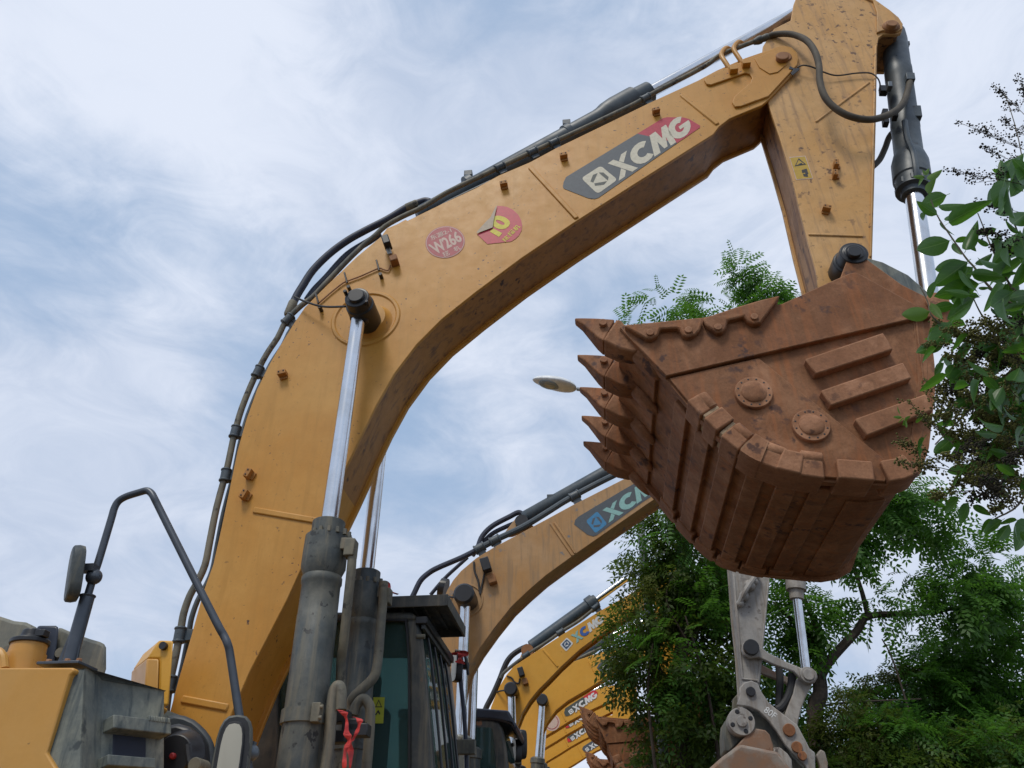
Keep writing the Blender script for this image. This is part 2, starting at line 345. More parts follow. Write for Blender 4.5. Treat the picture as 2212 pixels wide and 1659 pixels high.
def lat_cyl(bm, x, y, w0, w1, r, o, n=24, mi=0, prof=None, wr=None):   # cylinder across the machine; (x,y) read at wr (default w0)
    p = Q(x, y, wr if wr else w0) - o
    a = Vector((p.x, w0 - o.y, p.z)); b = Vector((p.x, w1 - o.y, p.z)); add_lathe(bm, a, b, prof or [(0, r), (1, r)], n, mi)
def ellipse2d(n=40): return [(.5 + .5 * math.cos(2 * math.pi * i / n), .5 + .5 * math.sin(2 * math.pi * i / n)) for i in range(n)]
class Decal:                               # flat print on a plate, several inks stacked fractions of a millimetre apart
    def __init__(s, o, w): s.bm = bmesh.new(); s.o = o; s.w = w; s.mats = []
    def mi(s, m):
        if m not in s.mats: s.mats.append(m)
        return s.mats.index(m)
    def poly(s, pts, m, lift):
        vs_ = [s.bm.verts.new(Q(x, y, s.w) - s.o + Vector((0, -lift, 0))) for x, y in pts]
        f = s.bm.faces.new(vs_); f.material_index = s.mi(m); return f
    def quad2d(s, corners):
        c = [Q(x, y, s.w) - s.o for x, y in corners]
        return lambda u, v, l: (c[0] * (1 - u) + c[1] * u) * (1 - v) + (c[3] * (1 - u) + c[2] * u) * v + Vector((0, -l, 0))
    def shape(s, pts2d, corners, m, lift):
        g = s.quad2d(corners); f = s.bm.faces.new([s.bm.verts.new(g(u, v, lift)) for u, v in pts2d]); f.material_index = s.mi(m)
    def text(s, t, corners, m, lift, bold=0.0):
        g = s.quad2d(corners); V, Fc = text2d(t, bold)
        vv = [s.bm.verts.new(g(u, v, lift)) for u, v in V]
        for q in Fc:
            try: f = s.bm.faces.new([vv[i] for i in q]); f.material_index = s.mi(m)
            except ValueError: pass
    def done(s, name, parent):
        s.bm.normal_update(); bmesh.ops.triangulate(s.bm, faces=s.bm.faces[:], ngon_method='EAR_CLIP')
        for f in s.bm.faces:
            f.normal_update()
            if f.normal.y > 0: f.normal_flip()
        me = bpy.data.meshes.new(name); s.bm.to_mesh(me); s.bm.free()
        for mm in s.mats: me.materials.append(MT(mm))
        return link(name, me, parent)
_tc = {}
def text2d(t, bold=0.0):
    k = (t, bold)
    if k in _tc: return _tc[k]
    cu = bpy.data.curves.new('txt', 'FONT'); cu.body = t; cu.size = 1; cu.offset = bold; cu.resolution_u = 4
    ob = bpy.data.objects.new('txt', cu); C.objects.link(ob)
    dg = bpy.context.evaluated_depsgraph_get(); me = bpy.data.meshes.new_from_object(ob.evaluated_get(dg))
    V = [(v.co.x, v.co.y) for v in me.vertices]; Fc = [tuple(p.vertices) for p in me.polygons]
    bpy.data.objects.remove(ob); bpy.data.curves.remove(cu); bpy.data.meshes.remove(me)
    x0 = min(v[0] for v in V); x1 = max(v[0] for v in V); y0 = min(v[1] for v in V); y1 = max(v[1] for v in V)
    _tc[k] = ([((x - x0) / (x1 - x0), (y - y0) / (y1 - y0)) for x, y in V], Fc); return _tc[k]
def thing(name, label, cat, loc=(0, 0, 0), rz=0, group=None):
    e = bpy.data.objects.new(name, None); C.objects.link(e); e.location = loc; e.rotation_euler = (0, 0, rz); e.empty_display_size = .3
    e['label'] = label; e['category'] = cat
    if group: e['group'] = group
    return e
def tag(o, label, cat, group=None):
    o['label'] = label; o['category'] = cat
    if group: o['group'] = group
    return o
def row_world(p): return FX * p.x + LX * p.y + Vector((0, 0, p.z))
def machine(label, f, w):
    o = Vector((f, w, 0)); e = thing('excavator', label, 'excavator', row_world(o), -YAW, 'excavators parked in a row')
    return e, o
# word mark cut by hand: heavy letters in a unit box (x right, y up)
def arc(cx, cy, rx, ry, a0, a1, n=14): return [(cx + rx * math.cos(R(a0 + (a1 - a0) * i / n)), cy + ry * math.sin(R(a0 + (a1 - a0) * i / n))) for i in range(n + 1)]
def wordmark():
    X1 = [(0, 1), (.075, 1), (.262, 0), (.185, 0)]                 # heavy diagonal falling right, then the rising pieces
    X2 = [(.178, 1), (.255, 1), (.158, .60), (.118, .78)]
    X3 = [(.005, 0), (.085, 0), (.133, .22), (.098, .44)]
    cut = [(.079, 1), (.092, 1), (.279, 0), (.266, 0)]
    Cc = arc(.395, .5, .150, .5, 48, 312) + arc(.395, .5, .062, .22, 312, 48)
    M = [(.50, 0), (.575, 1), (.655, 1), (.685, .52), (.735, 1), (.80, 1), (.80, 0), (.725, 0), (.728, .50), (.69, .06), (.645, .06), (.615, .52), (.585, 0)]
    M = [(x - .015, y) for x, y in M]
    G = arc(.905, .5, .140, .5, 52, 350) + [(1.04, .56), (.90, .56), (.90, .40), (.955, .40)] + arc(.905, .5, .055, .22, 330, 52)
    return [X1, X2, X3, Cc, M, G]
WM = wordmark()
def brand(d, corners, ink, lift):
    for p in WM: d.shape(p, corners, ink, lift)
def emblem(d, sq, plate, ink, lift, rim=None):   # rounded square with three bars round a white triangle; sq = BL, BR, TR, TL
    rs = []
    for cx, cy, a in ((.86, .14, -90), (.86, .86, 0), (.14, .86, 90), (.14, .14, 180)): rs += arc(cx, cy, .14, .14, a, a + 90, 5)
    if rim:
        d.shape([(.5 + (x - .5) * 1.16, .5 + (y - .5) * 1.16) for x, y in rs], sq, rim, lift - .0006)
    d.shape(rs, sq, plate, lift)
    t = [(.27, .67), (.73, .67), (.5, .25)]
    d.shape([(.22, .70), (.34, .84), (.66, .84), (.78, .70)], sq, ink, lift + .0006)
    d.shape([(.22, .66), (.17, .46), (.36, .17), (.475, .22)], sq, ink, lift + .0006)
    d.shape([(.78, .66), (.83, .46), (.64, .17), (.525, .22)], sq, ink, lift + .0006)
# ------------------------------------------------------------------ the setting
bm = bmesh.new(); bmesh.ops.create_grid(bm, x_segments=60, y_segments=60, size=900)
g = finish('ground', bm, 'ground', None); g['kind'] = 'structure'; g.location = (0, 0, 0)

# ================================================================== EXCAVATOR in front
m1, O = machine('biggest dusty golden excavator in front, rusty bucket raised high', -1.2, 4.43)
WN, WF, WC = 4.20, 4.66, 4.43
def boom_mesh(name, outline, w0, w1, mat, parent, o, lip=.03, core=None):
    bm = bmesh.new(); pts = FZ(outline, w0, o); th = .03
    add_prism(bm, pts, w0 - o.y, w0 + th - o.y); add_prism(bm, pts, w1 - th - o.y, w1 - o.y)
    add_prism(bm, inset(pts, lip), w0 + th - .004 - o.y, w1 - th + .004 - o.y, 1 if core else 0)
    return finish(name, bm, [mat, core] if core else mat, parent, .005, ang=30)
B1 = [(330, 1690), (364, 1548), (385, 1469), (414, 1369), (439, 1278), (460, 1220), (478, 1140), (495, 1059), (513, 972), (532, 905), (555, 841), (580, 790), (604, 748), (633, 701), (658, 664), (703, 619), (770, 555), (824, 510), (875, 479),
      (916, 459), (955, 440), (1028, 406), (1077, 379), (1145, 350), (1199, 321), (1321, 262), (1409, 219), (1507, 174), (1548, 152), (1610, 125), (1660, 108), (1678, 101), (1693, 99), (1710, 103), (1723, 115), (1727, 130), (1726, 145),
      (1658, 217), (1646, 227), (1595, 248), (1576, 256), (1554, 273), (1541, 290), (1419, 367), (1243, 479), (1126, 558), (1028, 631), (955, 689), (901, 743), (852, 807), (813, 875), (775, 952), (735, 1035), (697, 1110),
      (652, 1226), (620, 1296), (540, 1450), (505, 1530), (440, 1690)]
boom = boom_mesh('boom', B1, WN, WF, 'golden_paint', m1, O, core='shaded_grimy_paint')
def strip(name, a, b, w, half, proud, mat, parent, o):
    pa = Q(a[0], a[1], w) - o; pb = Q(b[0], b[1], w) - o; d = (pb - pa); n = Vector((-d.z, 0, d.x)).normalized()
    bm = bmesh.new(); add_box(bm, (pa + pb) / 2 + Vector((0, -proud / 2 + .002, 0)), d.length / 2, proud / 2 + .002, half, 0, (d.normalized(), Vector((0, 1, 0)), n))
    return finish(name, bm, mat, parent, min(half, proud) * .8)
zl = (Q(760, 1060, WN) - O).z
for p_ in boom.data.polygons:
    if p_.material_index == 1 and p_.center.z < zl: p_.material_index = 0  # lower core faces take the plain brighter paint, drawn as lit
for a, b in (((1145, 362), (1246, 472)), ((1472, 205), (1550, 269)), ((548, 1102), (688, 1126)), ((393, 1510), (493, 1529))):
    strip('weld_rib', a, b, WN, .020, .011, 'golden_paint', boom, O)
bm = bmesh.new(); pc = Q(790, 688, WN) - O                             # ring and boss round the cylinder pin
rr_ = MV(790, 688, WN, 74)
n = 56
for (r0, r1) in ((rr_ * .93, rr_),):
    A = [[bm.verts.new(pc + Vector((math.cos(2 * math.pi * i / n) * r, y, math.sin(2 * math.pi * i / n) * r))) for i in range(n)] for r, y in ((r0 - .012, .002), (r0, -.010), (r1, -.010), (r1 + .012, .002))]
    for q in range(3):
        for i in range(n): bm.faces.new((A[q][i], A[q][(i + 1) % n], A[q + 1][(i + 1) % n], A[q + 1][i]))
finish('weld_ring', bm, 'golden_paint', boom)
bm = bmesh.new(); lat_cyl(bm, 800, 690, WN - .06, WN + .02, 0, O, 32, prof=[(0, .115), (.55, .135), (.8, .16), (1, .23)], wr=4.17); finish('pin_boss', bm, 'golden_paint', boom)
DB = [(1521, 176), (1526, 168), (1625, 127), (1660, 112), (1680, 104), (1693, 102), (1709, 106), (1721, 117), (1724, 130), (1722, 143), (1660, 211), (1600, 233), (1587, 234), (1581, 224), (1586, 212), (1620, 182), (1624, 172), (1619, 163), (1609, 161), (1535, 187), (1526, 185)]
prism('doubler_plate', DB, WN, WN - .018, WN + .004, 'golden_paint', boom, O, .006)
prism('doubler_plate', [(1630, 128), (1640, 147), (1662, 161), (1680, 157), (1700, 140), (1690, 118), (1664, 114)], WN - .018, WN - .026, WN - .014, 'golden_paint', boom, O, .004)
bm = bmesh.new(); lat_cyl(bm, 1693, 121, WN - .03, WN, 0, O, 32, prof=[(0, .066), (.5, .07), (1, .075)]); lat_cyl(bm, 1691, 120, WN - .065, WN - .02, 0, O, 28, prof=[(0, .047), (.2, .053), (1, .053)]); finish('pin', bm, 'bracket_brown', boom, .004)
prism('grease_patch', [(1706, 143), (1716, 148), (1727, 147), (1727, 151), (1712, 163), (1708, 158), (1714, 151), (1704, 149)], WN - .02, WN - .023, WN - .016, 'black_paint', boom, O, .001)
def bracket(x, y, w, parent, o, rot=0, sc=1.0, mat='bracket_paint'):
    bm = bmesh.new(); p = Q(x, y, w) - o
    a = Vector((math.cos(R(rot)), 0, math.sin(R(rot)))); n = Vector((-a.z, 0, a.x)); yv = Vector((0, 1, 0))
    add_box(bm, p + Vector((0, -.025, 0)), .036 * sc, .03, .021 * sc, 0, (a, yv, n))
    add_box(bm, p + Vector((0, -.006, 0)) - n * .03 * sc, .03 * sc, .008, .012 * sc, 0, (a, yv, n))
    for s in (-1, 1):
        c = p + a * s * .02 * sc + n * .004 * sc + Vector((0, -.0555, 0)); add_lathe(bm, c, c + Vector((0, -.004, 0)), [(0, .007 * sc), (1, .006 * sc)], 10, 1)
    return finish('hose_bracket', bm, [mat, 'black_paint'], parent, .003)
for x, y, r_ in ((1218, 343, 10), (1089, 404, 12), (1417, 246, 12), (613, 812, 14), (541, 1028, 70), (532, 1073, 70)): bracket(x, y, WN, boom, O, r_, .82)
# decal with the maker's word mark
def c3(*p): return [(.1587 * x + 1188, .1587 * y + 227) for x, y in p]
d = Decal(O, WN)
d.poly(c3((175, 1112), (186, 1050), (220, 982), (1190, 392), (1735, 518), (660, 1265), (610, 1280), (520, 1270), (190, 1140)), 'decal_grey', .003)
d.poly(c3((1190, 392), (1540, 180), (1600, 168), (1820, 172), (1890, 190), (2045, 285), (2040, 310), (1735, 518)), 'decal_red', .003)
brand(d, c3((930, 1040), (1925, 370), (1785, 130), (785, 800)), 'decal_cream', .0042)
emblem(d, c3((425, 1000), (650, 1215), (920, 1020), (690, 830))[0:1] + c3((650, 1215), (920, 1020), (690, 830)), 'decal_cream', 'decal_dark', .0042)
d.done('maker_decal', boom)
# round fleet sticker and the peeling one
def c2(*p): return [(.1465 * x + 891, .1465 * y + 405) for x, y in p]
d = Decal(O, WN)
def rot_ellipse(cx, cy, rx, ry, a=0, n=48):
    ca, sa = math.cos(R(a)), math.sin(R(a)); out = []
    for i in range(n):
        t = 2 * math.pi * i / n; x = rx * math.cos(t); y = ry * math.sin(t); out.append((cx + x * ca - y * sa, cy + x * sa + y * ca))
    return out
d.poly(c2(*rot_ellipse(483, 808, 292, 236, -8)), 'sticker_red', .002)
d.poly(c2(*rot_ellipse(483, 808, 284, 229, -8)), 'sticker_pale', .0026)
d.poly(c2(*rot_ellipse(483, 808, 274, 220, -8)), 'sticker_red', .0032)
d.text('W266', c2((350, 1000), (745, 790), (655, 640), (225, 850)), 'sticker_pale', .004, .03)
d.text('东源2-1', c2((285, 790), (585, 665), (555, 595), (245, 725)), 'sticker_pale', .004, .015)
d.text('挖', c2((470, 1035), (560, 995), (520, 925), (430, 965)), 'sticker_pale', .004, .02)
d.text('机', c2((630, 955), (715, 915), (675, 860), (595, 890)), 'sticker_pale', .004, .02)
d.done('fleet_sticker', boom)
d = Decal(O, WN)
d.poly(c2((1250, 275), (1330, 278), (1400, 292), (1480, 330), (1560, 405), (1605, 490), (1617, 560), (1608, 640), (1570, 710), (1520, 760), (1455, 800), (1105, 838), (950, 690), (1185, 605)), 'sticker_hot_red', .003)
d.poly(c2((1250, 275), (1230, 300), (1150, 460), (1095, 510), (950, 670), (955, 690), (1185, 605), (1200, 500)), 'sticker_back', .012)
d.text('0', c2((1345, 660), (1490, 500), (1225, 385), (1120, 540)), 'sticker_yellow', .0045, .05)
d.poly(c2((1140, 655), (1190, 610), (1325, 680), (1275, 735)), 'sticker_yellow', .0045)
d.text('挖', c2((1365, 815), (1440, 745), (1385, 705), (1310, 775)), 'sticker_yellow', .0045, .02)
d.text('掘', c2((1450, 735), (1520, 665), (1460, 620), (1390, 690)), 'sticker_yellow', .0045, .02)
d.text('机', c2((1530, 655), (1600, 590), (1540, 545), (1470, 610)), 'sticker_yellow', .0045, .02)
d.done('peeling_sticker', boom)
# work lamp, its cable and clips
bm = bmesh.new(); p = Q(841, 540, WN) - O; a = Vector((-.32, 0, .95)).normalized(); yv = Vector((0, 1, 0)); s_ = a.cross(yv)
add_box(bm, p + Vector((0, -.08, 0)), .028, .045, .046, 0, (s_, yv, a)); add_box(bm, p + Vector((0.02, -.05, -.075)), .018, .02, .035, 2, (s_, yv, a))
add_box(bm, Q(854, 570, WN) - O + Vector((0, -.03, 0)), .03, .045, .03, 1, (s_, yv, a))
finish('work_lamp', bm, ['black_paint', 'bracket_brown', 'bolt_steel'], boom, .008)
tube('cable', [(636, 641), (656, 650), (686, 660), (711, 663), (746, 662)], [4.16, 4.14, 4.12, 4.08, 3.98], .008, 'black_rubber', boom, O, 8)
tube('cable', [(686, 657), (711, 635), (737, 614), (748, 608), (780, 596), (817, 580), (828, 582), (838, 584), (843, 574)], WN - .012, .006, 'bracket_brown', boom, O, 6)
for x, y in ((688, 655), (750, 611), (819, 584)):
    bm = bmesh.new(); add_tube(bm, QL([(x - 6, y - 22), (x, y)], WN - .03, O), .007, 6, 0, 1); lat_cyl(bm, x + 2, y + 7, WN - .05, WN, .014, O, 12); finish('cable_clip', bm, 'black_paint', boom)
# pipes, hoses and clamps along the back of the boom
PA = [(352, 1600), (360, 1523), (368, 1469), (379, 1419), (391, 1357), (397, 1324), (410, 1287), (426, 1258), (443, 1220), (453, 1171), (468, 1096), (489, 1018), (499, 972), (507, 935), (523, 880), (550, 815), (576, 765), (600, 729), (619, 692), (651, 660), (676, 641), (715, 600), (754, 559), (789, 526), (809, 510), (832, 489), (867, 469), (916, 446),
      (965, 416), (1057, 372), (1150, 328), (1272, 272), (1370, 225), (1404, 205), (1521, 144), (1552, 121), (1607, 98), (1640, 86)]
tube('hydraulic_pipe', PA, 4.24, .021, 'cylinder_dusty', boom, O, 12, 3)
bm = bmesh.new(); add_tube(bm, [Vector((p.x, p.y + .32, p.z)) for p in QL(PA, 4.24, O)], .021, 10, 0, 3); finish('hydraulic_pipe', bm, 'cylinder_dusty', boom)
bm = bmesh.new(); add_tube(bm, [Vector((p.x, p.y + .1, p.z)) for p in QL(PA[:30], 4.24, O)], .016, 10, 0, 3); finish('hydraulic_pipe', bm, 'slate_steel', boom)
def clamp_on(path, x, y, w, r, ln, parent, o, mat='slate_steel'):
    i = min(range(len(path)), key=lambda k: (path[k][0] - x) ** 2 + (path[k][1] - y) ** 2); j = min(i + 1, len(path) - 1); i = j - 1
    dv = (Q(*path[j], w) - Q(*path[i], w)).normalized(); p = Q(x, y, w) - o
    bm = bmesh.new(); add_lathe(bm, p - dv * ln, p + dv * ln, [(0, r), (.04, r * 1.15), (.14, r * 1.15), (.15, r), (.85, r), (.86, r * 1.15), (.96, r * 1.15), (1, r)], 16)
    nn = Vector((-dv.z, 0, dv.x)); add_box(bm, p - nn * r * 1.3 + Vector((0, .03, 0)), ln * .7, r * .8, r, 0, (dv, Vector((0, 1, 0)), nn))
    return finish('pipe_clamp', bm, mat, parent, .003)
for x, y in ((388, 1372), (367, 1478), (508, 933), (487, 1027), (557, 803), (622, 690), (1080, 361), (1197, 308), (1150, 328), (1394, 212)): clamp_on(PA, x, y, 4.24, .031, .045, boom, O)
HC = [(629, 664), (641, 639), (653, 619), (676, 584), (711, 549), (750, 520), (789, 498), (838, 473), (877, 449), (899, 440), (918, 434), (928, 436)]
tube('hydraulic_hose', HC, 4.42, .031, 'hose_blue', boom, O, 12)
tube('hydraulic_hose', [(664, 648), (680, 626), (705, 600), (750, 551), (799, 520), (820, 505)], 4.5, .03, 'hose_blue', boom, O, 12)
for a, b in (((622, 682), (634, 652)), ((876, 450), (902, 439))):
    bm = bmesh.new(); add_lathe(bm, Q(*a, 4.42) - O, Q(*b, 4.42) - O, [(0, .03), (.1, .036), (.9, .036), (1, .032)], 14); finish('hose_fitting', bm, 'cylinder_dusty', boom)
bm = bmesh.new(); add_prism(bm, FZ([(822, 512), (836, 493), (858, 484), (876, 474), (882, 478), (840, 508)], WN + .02, O), WN + .02 - O.y, WN + .045 - O.y); finish('lifting_lug', bm, 'golden_paint', boom, .004)
for k in (0, 1):                                                    # saddle clamps near the tip
    bm = bmesh.new(); x0 = 1566 + k * 27; y0 = 128 - k * 13
    add_tube(bm, QL([(x0 + 16, y0 + 30), (x0 + 3, y0 + 10), (x0 - 8, y0 - 10), (x0 + 2, y0 - 24), (x0 + 12, y0 - 20)], [4.2, 4.19, 4.2, 4.24, 4.3], O), .022, 8)
    add_box(bm, Q(x0 + 17, y0 + 32, WN) - O + Vector((0, -.03, 0)), .034, .04, .03, 0); finish('saddle_clamp', bm, 'golden_paint', boom, .004)
# hose from the pipe to the bucket cylinder
HS = [(1638, 87), (1660, 79), (1677, 74), (1709, 74), (1740, 86), (1759, 109), (1769, 141), (1771, 176), (1783, 211), (1810, 238), (1845, 254), (1884, 258), (1923, 246), (1951, 223), (1964, 184), (1966, 166)]
tube('stick_hose', HS, [4.24, 4.22, 4.2, 4.15, 4.1, 4.06, 4.04, 4.03, 4.03, 4.04, 4.06, 4.1, 4.16, 4.24, 4.3, 4.33], .027, 'dusty_hose', m1, O, 14)
tube('stick_hose', [(1960, 262), (1925, 290), (1912, 320), (1900, 345), (1885, 360)], [4.6, 4.7, 4.72, 4.7, 4.66], .026, 'dusty_hose', m1, O, 12)
bm = bmesh.new(); add_lathe(bm, Q(1628, 91, 4.24) - O, Q(1660, 79, 4.22) - O, [(0, .026), (.3, .038), (.5, .038), (.55, .03), (.8, .034), (1, .03)], 12); finish('hose_fitting', bm, 'cylinder_grey', boom)
# stick cylinder on top of the boom
def hyd(name, p0, p1, prof, mat, parent, rod=None, n=28):
    bm = bmesh.new(); add_lathe(bm, p0, p1, prof, n); ob = finish(name, bm, mat, parent, ang=40)
    if rod:
        bm = bmesh.new(); add_lathe(bm, rod[0], rod[1], [(0, rod[2]), (1, rod[2])], n); finish('rod', bm, 'chrome', ob)
    return ob
a = Q(905, 473, WC) - O; b_ = Q(1402, 200, WC) - O; e_ = Q(1745, 14, WC) - O
sc = hyd('stick_cylinder', a, b_, [(0, .06), (.02, .098), (.76, .098), (.78, .104), (.80, .118), (.84, .128), (.93, .128), (.935, .105), (1, .10)], 'slate_steel', m1, (b_ - (e_ - b_) * .05, e_, .056))
for x, y in ((1012, 378), (1224, 268)):
    bm = bmesh.new(); add_box(bm, Q(x, y, WC - .02) - O, .035, .03, .03, 0); add_lathe(bm, Q(x + 4, y + 25, WC) - O - (b_ - a).normalized() * .03, Q(x + 4, y + 25, WC) - O + (b_ - a).normalized() * .03, [(0, .103), (1, .103)], 24); finish('barrel_clamp', bm, 'slate_steel', sc, .004)
# stick
WS0, WS1 = 4.23, 4.63
ST = [(1708, 44), (1714, 10), (1728, -25), (1770, -58), (1850, -34), (1892, 0), (1923, 23), (1943, 40), (1951, 59), (1947, 70), (1936, 74), (1908, 74), (1898, 82), (1895, 100), (1893, 234), (1889, 390), (1884, 562), (1880, 600), (1866, 625), (1835, 642), (1790, 648), (1767, 621), (1763, 586), (1736, 488), (1709, 379), (1685, 301), (1658, 219), (1642, 180), (1648, 100), (1672, 62)]
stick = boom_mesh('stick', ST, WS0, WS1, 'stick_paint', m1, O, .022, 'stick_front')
for a, b in (((1762, 264), (1878, 178)), ((1746, 507), (1864, 511))): strip('weld_rib', a, b, WS0, .010, .010, 'stick_paint', stick, O)
strip('edge_rib', (1891, 100), (1880, 556), WS0, .008, .012, 'stick_paint', stick, O)
prism('ear_plate', [(1850, -10), (1885, 6), (1893, 30), (1893, 74), (1905, 70), (1936, 72), (1948, 66), (1949, 56), (1940, 42), (1921, 26), (1890, 4)], WS0, WS0 - .02, WS0 + .004, 'stick_paint', stick, O, .005)
for x, y, r_ in ((1804, 361, 80), (1802, 383, 80), (1784, 457, -25)): bracket(x, y, WS0, stick, O, r_, .8)
d = Decal(O, WS0); q3 = lambda *p: [(.3906 * x + 1404, .3906 * y) for x, y in p]
d.poly(q3((770, 870), (860, 862), (902, 988), (808, 997)), 'sticker_pale', .002); d.poly(q3((774, 874), (857, 866), (898, 985), (811, 993)), 'label_yellow', .0026)
d.poly(q3((822, 876), (864, 912), (800, 922)), 'label_black', .0034); d.poly(q3((822, 886), (852, 909), (808, 915)), 'label_yellow', .004); d.poly(q3((815, 912), (838, 902), (845, 912)), 'label_black', .0046)
d.poly(q3((838, 942), (866, 934), (876, 962), (862, 970), (856, 956), (842, 960)), 'label_black', .0034); d.poly(q3((845, 962), (872, 966), (874, 980), (850, 978)), 'label_black', .0034)
d.done('warning_label', stick)
bm = bmesh.new(); lat_cyl(bm, 1927, 51, WS0 - .05, WS0 + .02, 0, O, 28, prof=[(0, .055), (.3, .072), (.35, .072), (1, .078)]); lat_cyl(bm, 1928, 49, WS0 - .085, WS0 - .04, 0, O, 24, prof=[(0, .042), (.15, .046), (1, .046)]); finish('pin', bm, 'bracket_brown', stick, .003)
tube('cable', [(1722, 146), (1735, 141), (1755, 145), (1780, 156), (1808, 163), (1850, 158), (1880, 158), (1895, 168), (1901, 182), (1899, 196)], [4.19, 4.17, 4.17, 4.18, 4.2, 4.2, 4.2, 4.2, 4.22, 4.25], .0065, 'black_rubber', stick, O, 6)
bm = bmesh.new(); lat_cyl(bm, 1846, 543, 4.00, WS0, 0, O, 32, prof=[(0, .062), (.04, .07), (.05, .092), (.4, .098), (.45, .115), (1, .12)], wr=4.0); lat_cyl(bm, 1846, 542, 3.97, 4.02, .045, O, 24, wr=3.97)
add_tube(bm, QL([(1858, 560), (1878, 570)], 4.05, O), .014, 8, 0, 1); finish('bucket_pin', bm, 'black_paint', stick, .004)
# bucket cylinder
a = Q(1927, 52, WC) - O; g1 = Q(1974, 420, WC) - O; re = Q(2012, 680, WC) - O; u_ = (g1 - a)
bc = hyd('bucket_cylinder', a, g1, [(.0, .07), (.06, .075), (.07, .10), (.12, .108), (.30, .108), (.31, .112), (.37, .112), (.375, .108), (.62, .108), (.63, .111), (.66, .111), (.665, .108), (.80, .108), (.81, .118), (.85, .138), (.93, .138), (.935, .128), (.985, .128), (.99, .095), (1.01, .09)], 'slate_steel', m1, (g1 - u_ * .03, re, .066), 32)
bm = bmesh.new(); un = u_.normalized()
for i in range(10):
    aa, bb = frame(un); an = 2 * math.pi * i / 10; c = a + u_ * .955 + (aa * math.cos(an) + bb * math.sin(an)) * .116; add_lathe(bm, c, c + un * .05, [(0, .02), (1, .018)], 8)
finish('gland_bolts', bm, 'slate_steel', bc)
tube('oil_pipe', [(1954, 262), (1960, 300), (1972, 330), (1978, 362), (1980, 385)], [4.29, 4.29, 4.3, 4.3, 4.32], .024, 'slate_steel', bc, O, 10)
tube('oil_pipe', [(1954, 100), (1958, 130), (1955, 165)], [4.5, 4.5, 4.5], .026, 'slate_steel', bc, O, 10)
for x, y, w, hx, hz, mt_ in ((1965, 170, 4.31, .035, .045, 'slate_steel'), (1976, 245, 4.36, .045, .07, 'slate_steel'), (1921, 187, 4.31, .018, .034, 'lead_steel'), (1908, 196, 4.40, .03, .04, 'black_paint'), (1912, 255, 4.42, .022, .09, 'black_paint'), (1933, 253, 4.30, .02, .02, 'black_paint'), (1980, 365, 4.33, .045, .02, 'slate_steel'), (1956, 98, 4.47, .03, .025, 'slate_steel')):
    bm = bmesh.new(); aa, bb = frame(un); add_box(bm, Q(x, y, w) - O, hx, .03, hz, 0, (Vector((1, 0, 0)).cross(un).cross(un).normalized() if False else aa.cross(un).normalized() * 0 + Vector((un.z, 0, -un.x)), Vector((0, 1, 0)), un)); finish('clamp_block', bm, mt_, bc, .005)
# bucket link
LK = [(1840, 580), (1868, 560), (1905, 570), (1960, 598), (2008, 640), (2032, 668), (2022, 690), (1995, 690), (1930, 640), (1860, 622)]
bl = prism('bucket_link', LK, 4.12, 4.10, 4.17, 'pale_grey_paint', m1, O, .008)
bl.data.materials[0] = MT('box_grey')
bm = bmesh.new(); pts = FZ(LK, 4.12, O); add_prism(bm, pts, 4.69 - O.y, 4.76 - O.y); finish('bucket_link', bm, 'box_grey', m1, .008)
bm = bmesh.new(); lat_cyl(bm, 2014, 672, 4.0, 4.85, .07, O, 24, wr=4.1); finish('link_pin', bm, 'rust_light', m1)
# ---------------- the bucket
WB0, WB1 = 3.60, 5.26
def cB(*p): return [(.4557 * x + 1188, .4557 * y + 540) for x, y in p]
SIDE = [(1338, 706), (1347, 702), (1516, 686), (1600, 670), (1689, 656), (1803, 604), (1836, 590), (1848, 588), (1862, 594), (2004, 672), (2013, 684), (2024, 780), (2026, 830), (2012, 960), (1995, 1014), (1960, 1034), (1913, 1042), (1870, 1040), (1826, 1036), (1780, 1034), (1735, 1028), (1680, 1015), (1625, 994), (1590, 970), (1553, 939), (1510, 895), (1471, 850), (1439, 813)]
bucket = bpy.data.objects.new('bucket', None)
FL = [(1338, 706), (1388, 760), (1439, 813), (1471, 850), (1510, 895), (1553, 939), (1590, 970), (1625, 994), (1680, 1015), (1735, 1028), (1780, 1034), (1826, 1036), (1870, 1040), (1913, 1042), (1960, 1034), (1995, 1014), (2012, 960), (2026, 830), (2024, 780), (2013, 684), (2004, 672)]
flo0 = [Vector((p[0], p[1])) for p in FZ(FL, WB0, O)]
def poly_offset(pl, d):                   # shift an open polyline sideways (positive = outwards, to the right of travel)
    out = []
    for i, p in enumerate(pl):
        t = (pl[min(i + 1, len(pl) - 1)] - pl[max(i - 1, 0)]).normalized(); out.append(p + Vector((t.y, -t.x)) * d)
    return out
cen = Vector((sum(p.x for p in flo0) / len(flo0), sum(p.y for p in flo0) / len(flo0)))
t0 = (flo0[9] - flo0[7]).normalized(); SGN = 1 if (Vector((t0.y, -t0.x))).dot(flo0[8] - cen) > 0 else -1
def off(pl, d): return poly_offset(pl, d * SGN)
flo = off(flo0, -.04); flo[0] = flo0[0].lerp(flo[0], .4)
bm = bmesh.new(); inn = off(flo, -.05)
add_prism(bm, [tuple(p) for p in flo] + [tuple(p) for p in inn[::-1]], WB0 + .03 - O.y, WB1 - .03 - O.y)
sp = FZ(SIDE, WB0, O); add_prism(bm, sp, WB0 + .035 - O.y, WB0 + .075 - O.y); add_prism(bm, sp, WB1 - .075 - O.y, WB1 - .035 - O.y)
bucket = finish('bucket', bm, 'rust_steel', m1, .008)
UP = [(1338, 706), (1347, 702), (1516, 686), (1600, 670), (1689, 656), (1803, 604), (1836, 590), (1848, 588), (1862, 594), (2004, 672), (2013, 684), (1972, 688), (1439, 812)]
